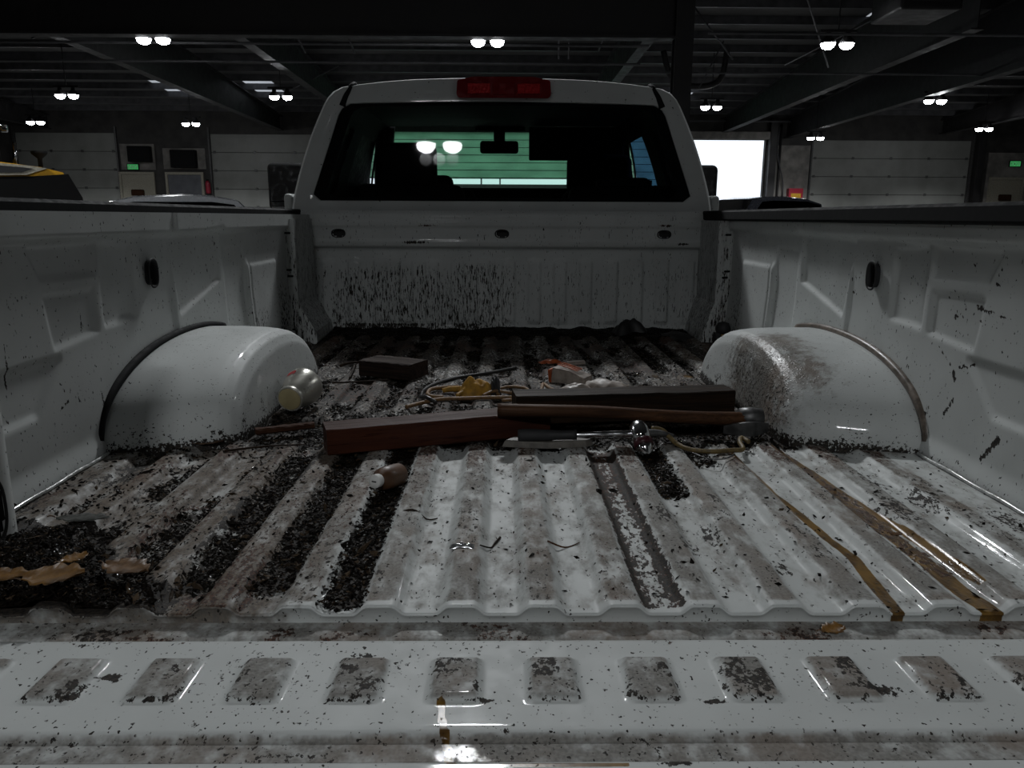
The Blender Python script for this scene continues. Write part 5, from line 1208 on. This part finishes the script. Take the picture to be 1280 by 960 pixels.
# ---- soil, grit and litter nobody could count
SOILP = [(-0.9, 0.9), (-0.50, 0.9), (-0.48, 0.955), (-0.58, 1.03), (-0.70, 1.19), (-0.9, 1.2)]
def mound(X, Y):
    return zf(X, Y)*0.5-0.008+ss(0.03, -0.08, sdpoly(SOILP, X, Y)+0.03*(fbm(X*14, Y*14, 9)-0.5))*(0.010+0.022*fbm(X*16, Y*16, 10))
def scatter():
    N = 900000
    x = RNG.uniform(-0.86, 0.92, N); y = RNG.uniform(0.93, 3.46, N)
    q_ = x/PITCH; tt_ = np.abs(q_-np.round(q_))*2; k_ = np.round(q_).astype(int)
    gr = 1-ss(0.42, 0.66, tt_); D = np.zeros(N)
    for k, (a, b, s) in GRIT.items(): D = np.maximum(D, (k_ == k)*gr*ss(a-0.02, a+0.02, y)*(1-ss(b-0.02, b+0.03, y))*s)
    nb = fbm(x*20, y*10, 201); nc = fbm(x*5, y*4, 202)
    soilc = ss(0.04, -0.01, sdpoly([(-0.9, 0.9), (-0.50, 0.9), (-0.48, 0.955), (-0.58, 1.03), (-0.70, 1.19), (-0.9, 1.2)], x, y))
    D = np.maximum(D, soilc)
    D = np.maximum(D, ss(1.64, 1.70, y)*(1-ss(1.88, 2.0, y))*(0.25+0.8*nb)*(np.abs(x) < 0.75)*0.9)
    D = np.maximum(D, ss(1.9, 2.0, y)*ss(0.42, 0.62, nb)*(0.12+0.6*gr)*(np.abs(x) < 0.66))
    D = np.maximum(D, ss(3.22, 3.38, y)*0.9)
    D = np.maximum(D, 0.75*ss(-0.28, -0.4, x)*gr*ss(0.48, 0.62, nb)*(y < 1.7)); D = np.maximum(D, 0.10*ss(-0.3, -0.5, x)*ss(0.5, 0.6, nc)*(y < 1.7))
    D = np.maximum(D, 0.9*ss(0.03, 0.0, np.hypot((x+0.70)*0.35, y-1.60)))
    D = np.maximum(D, 0.008)
    hl_ = np.where(x < 0, np.interp(-x, [0.59, 0.63, 0.70, 0.87], [0.372, 0.425, 0.45, 0.497]), np.interp(x, [0.64, 0.68, 0.75, 0.93], [0.372, 0.425, 0.45, 0.497]))
    well_in = ((x < -0.588) | (x > 0.638)) & (np.abs(y-2.085) < hl_)
    well_in |= ((x < -0.752) | (x > 0.816)) & (y > 3.11); well_in |= (x < -0.778) & (y < 1.205); well_in |= y > 3.445
    keep = (RNG.random(N) < D*0.30) & ~well_in
    x, y = x[keep], y[keep]; n = len(x)
    depth = 0.006*ss(0.3, 0.9, D[keep])*RNG.random(n)
    z = np.maximum(zf(x, y), mound(x, y))+depth+0.001
    sz = RNG.gamma(2.0, 0.0006, n)+0.0008; ln = sz*RNG.uniform(1.0, 2.6, n); big = RNG.random(n) < 0.03; ln[big] *= 2.6; sz[big] *= 1.3
    print('flakes', n)
    a = RNG.uniform(0, math.pi*2, n); ti = RNG.normal(0, 0.35, n); tj = RNG.normal(0, 0.35, n)
    ux = np.stack([np.cos(a), np.sin(a), ti], -1)*ln[:, None]; vx = np.stack([-np.sin(a), np.cos(a), tj], -1)*sz[:, None]
    up = np.array([0, 0, 1.0])*sz[:, None]*RNG.uniform(0.2, 0.9, n)[:, None]
    c = np.stack([x, y, z], -1)
    V = np.stack([c-ux, c-vx, c+ux, c+vx, c+up+0.2*ux], 1).reshape(-1, 3)
    b0 = (np.arange(n)*5)[:, None]
    F = np.concatenate([b0+np.array([[0, 1, 4]]), b0+np.array([[1, 2, 4]]), b0+np.array([[2, 3, 4]]), b0+np.array([[3, 0, 4]])])
    o = mesh_np('soil_litter', V, F, 'soil', None, False, (0, 0, BZ))
    at_ = o.data.attributes.new('tone', 'FLOAT', 'POINT'); tone = np.where(RNG.random(n) < 0.13, RNG.uniform(0.2, 1.0, n), 0.0)
    at_.data.foreach_set('value', np.repeat(tone, 5).astype(np.float32))
    o['kind'] = 'stuff'; tag(o, 'wet black soil, grit and leaf litter strewn over the bed floor', 'soil')
    # mounded soil in the rear corner
    gx = np.arange(-0.776, -0.44, 0.005); gy = np.arange(0.931, 1.23, 0.005); X, Y = np.meshgrid(gx, gy, indexing='ij')
    Z = mound(X, Y)
    o = mesh_np('soil_mound', np.stack([X, Y, Z], -1), grid_faces(len(gx), len(gy)), 'soil', None, True, (0, 0, BZ))
    o.data.attributes.new('tone', 'FLOAT', 'POINT')
    o['kind'] = 'stuff'; tag(o, 'mound of wet black soil in the rear corner of the bed', 'soil')
    gx = np.arange(-0.752, 0.818, 0.008); gy = np.arange(3.18, 3.453, 0.007); X, Y = np.meshgrid(gx, gy, indexing='ij')
    Z = -0.016+ss(3.20, 3.44, Y+0.10*(fbm(X*9, Y*9, 12)-0.5))*(0.012+0.03*fbm(X*14, Y*14, 13))
    o = mesh_np('soil_mound', np.stack([X, Y, Z], -1), grid_faces(len(gx), len(gy)), 'soil', None, True, (0, 0, BZ))
    o.data.attributes.new('tone', 'FLOAT', 'POINT')
    o['kind'] = 'stuff'; tag(o, 'ridge of black soil along the foot of the headboard', 'soil')
scatter()
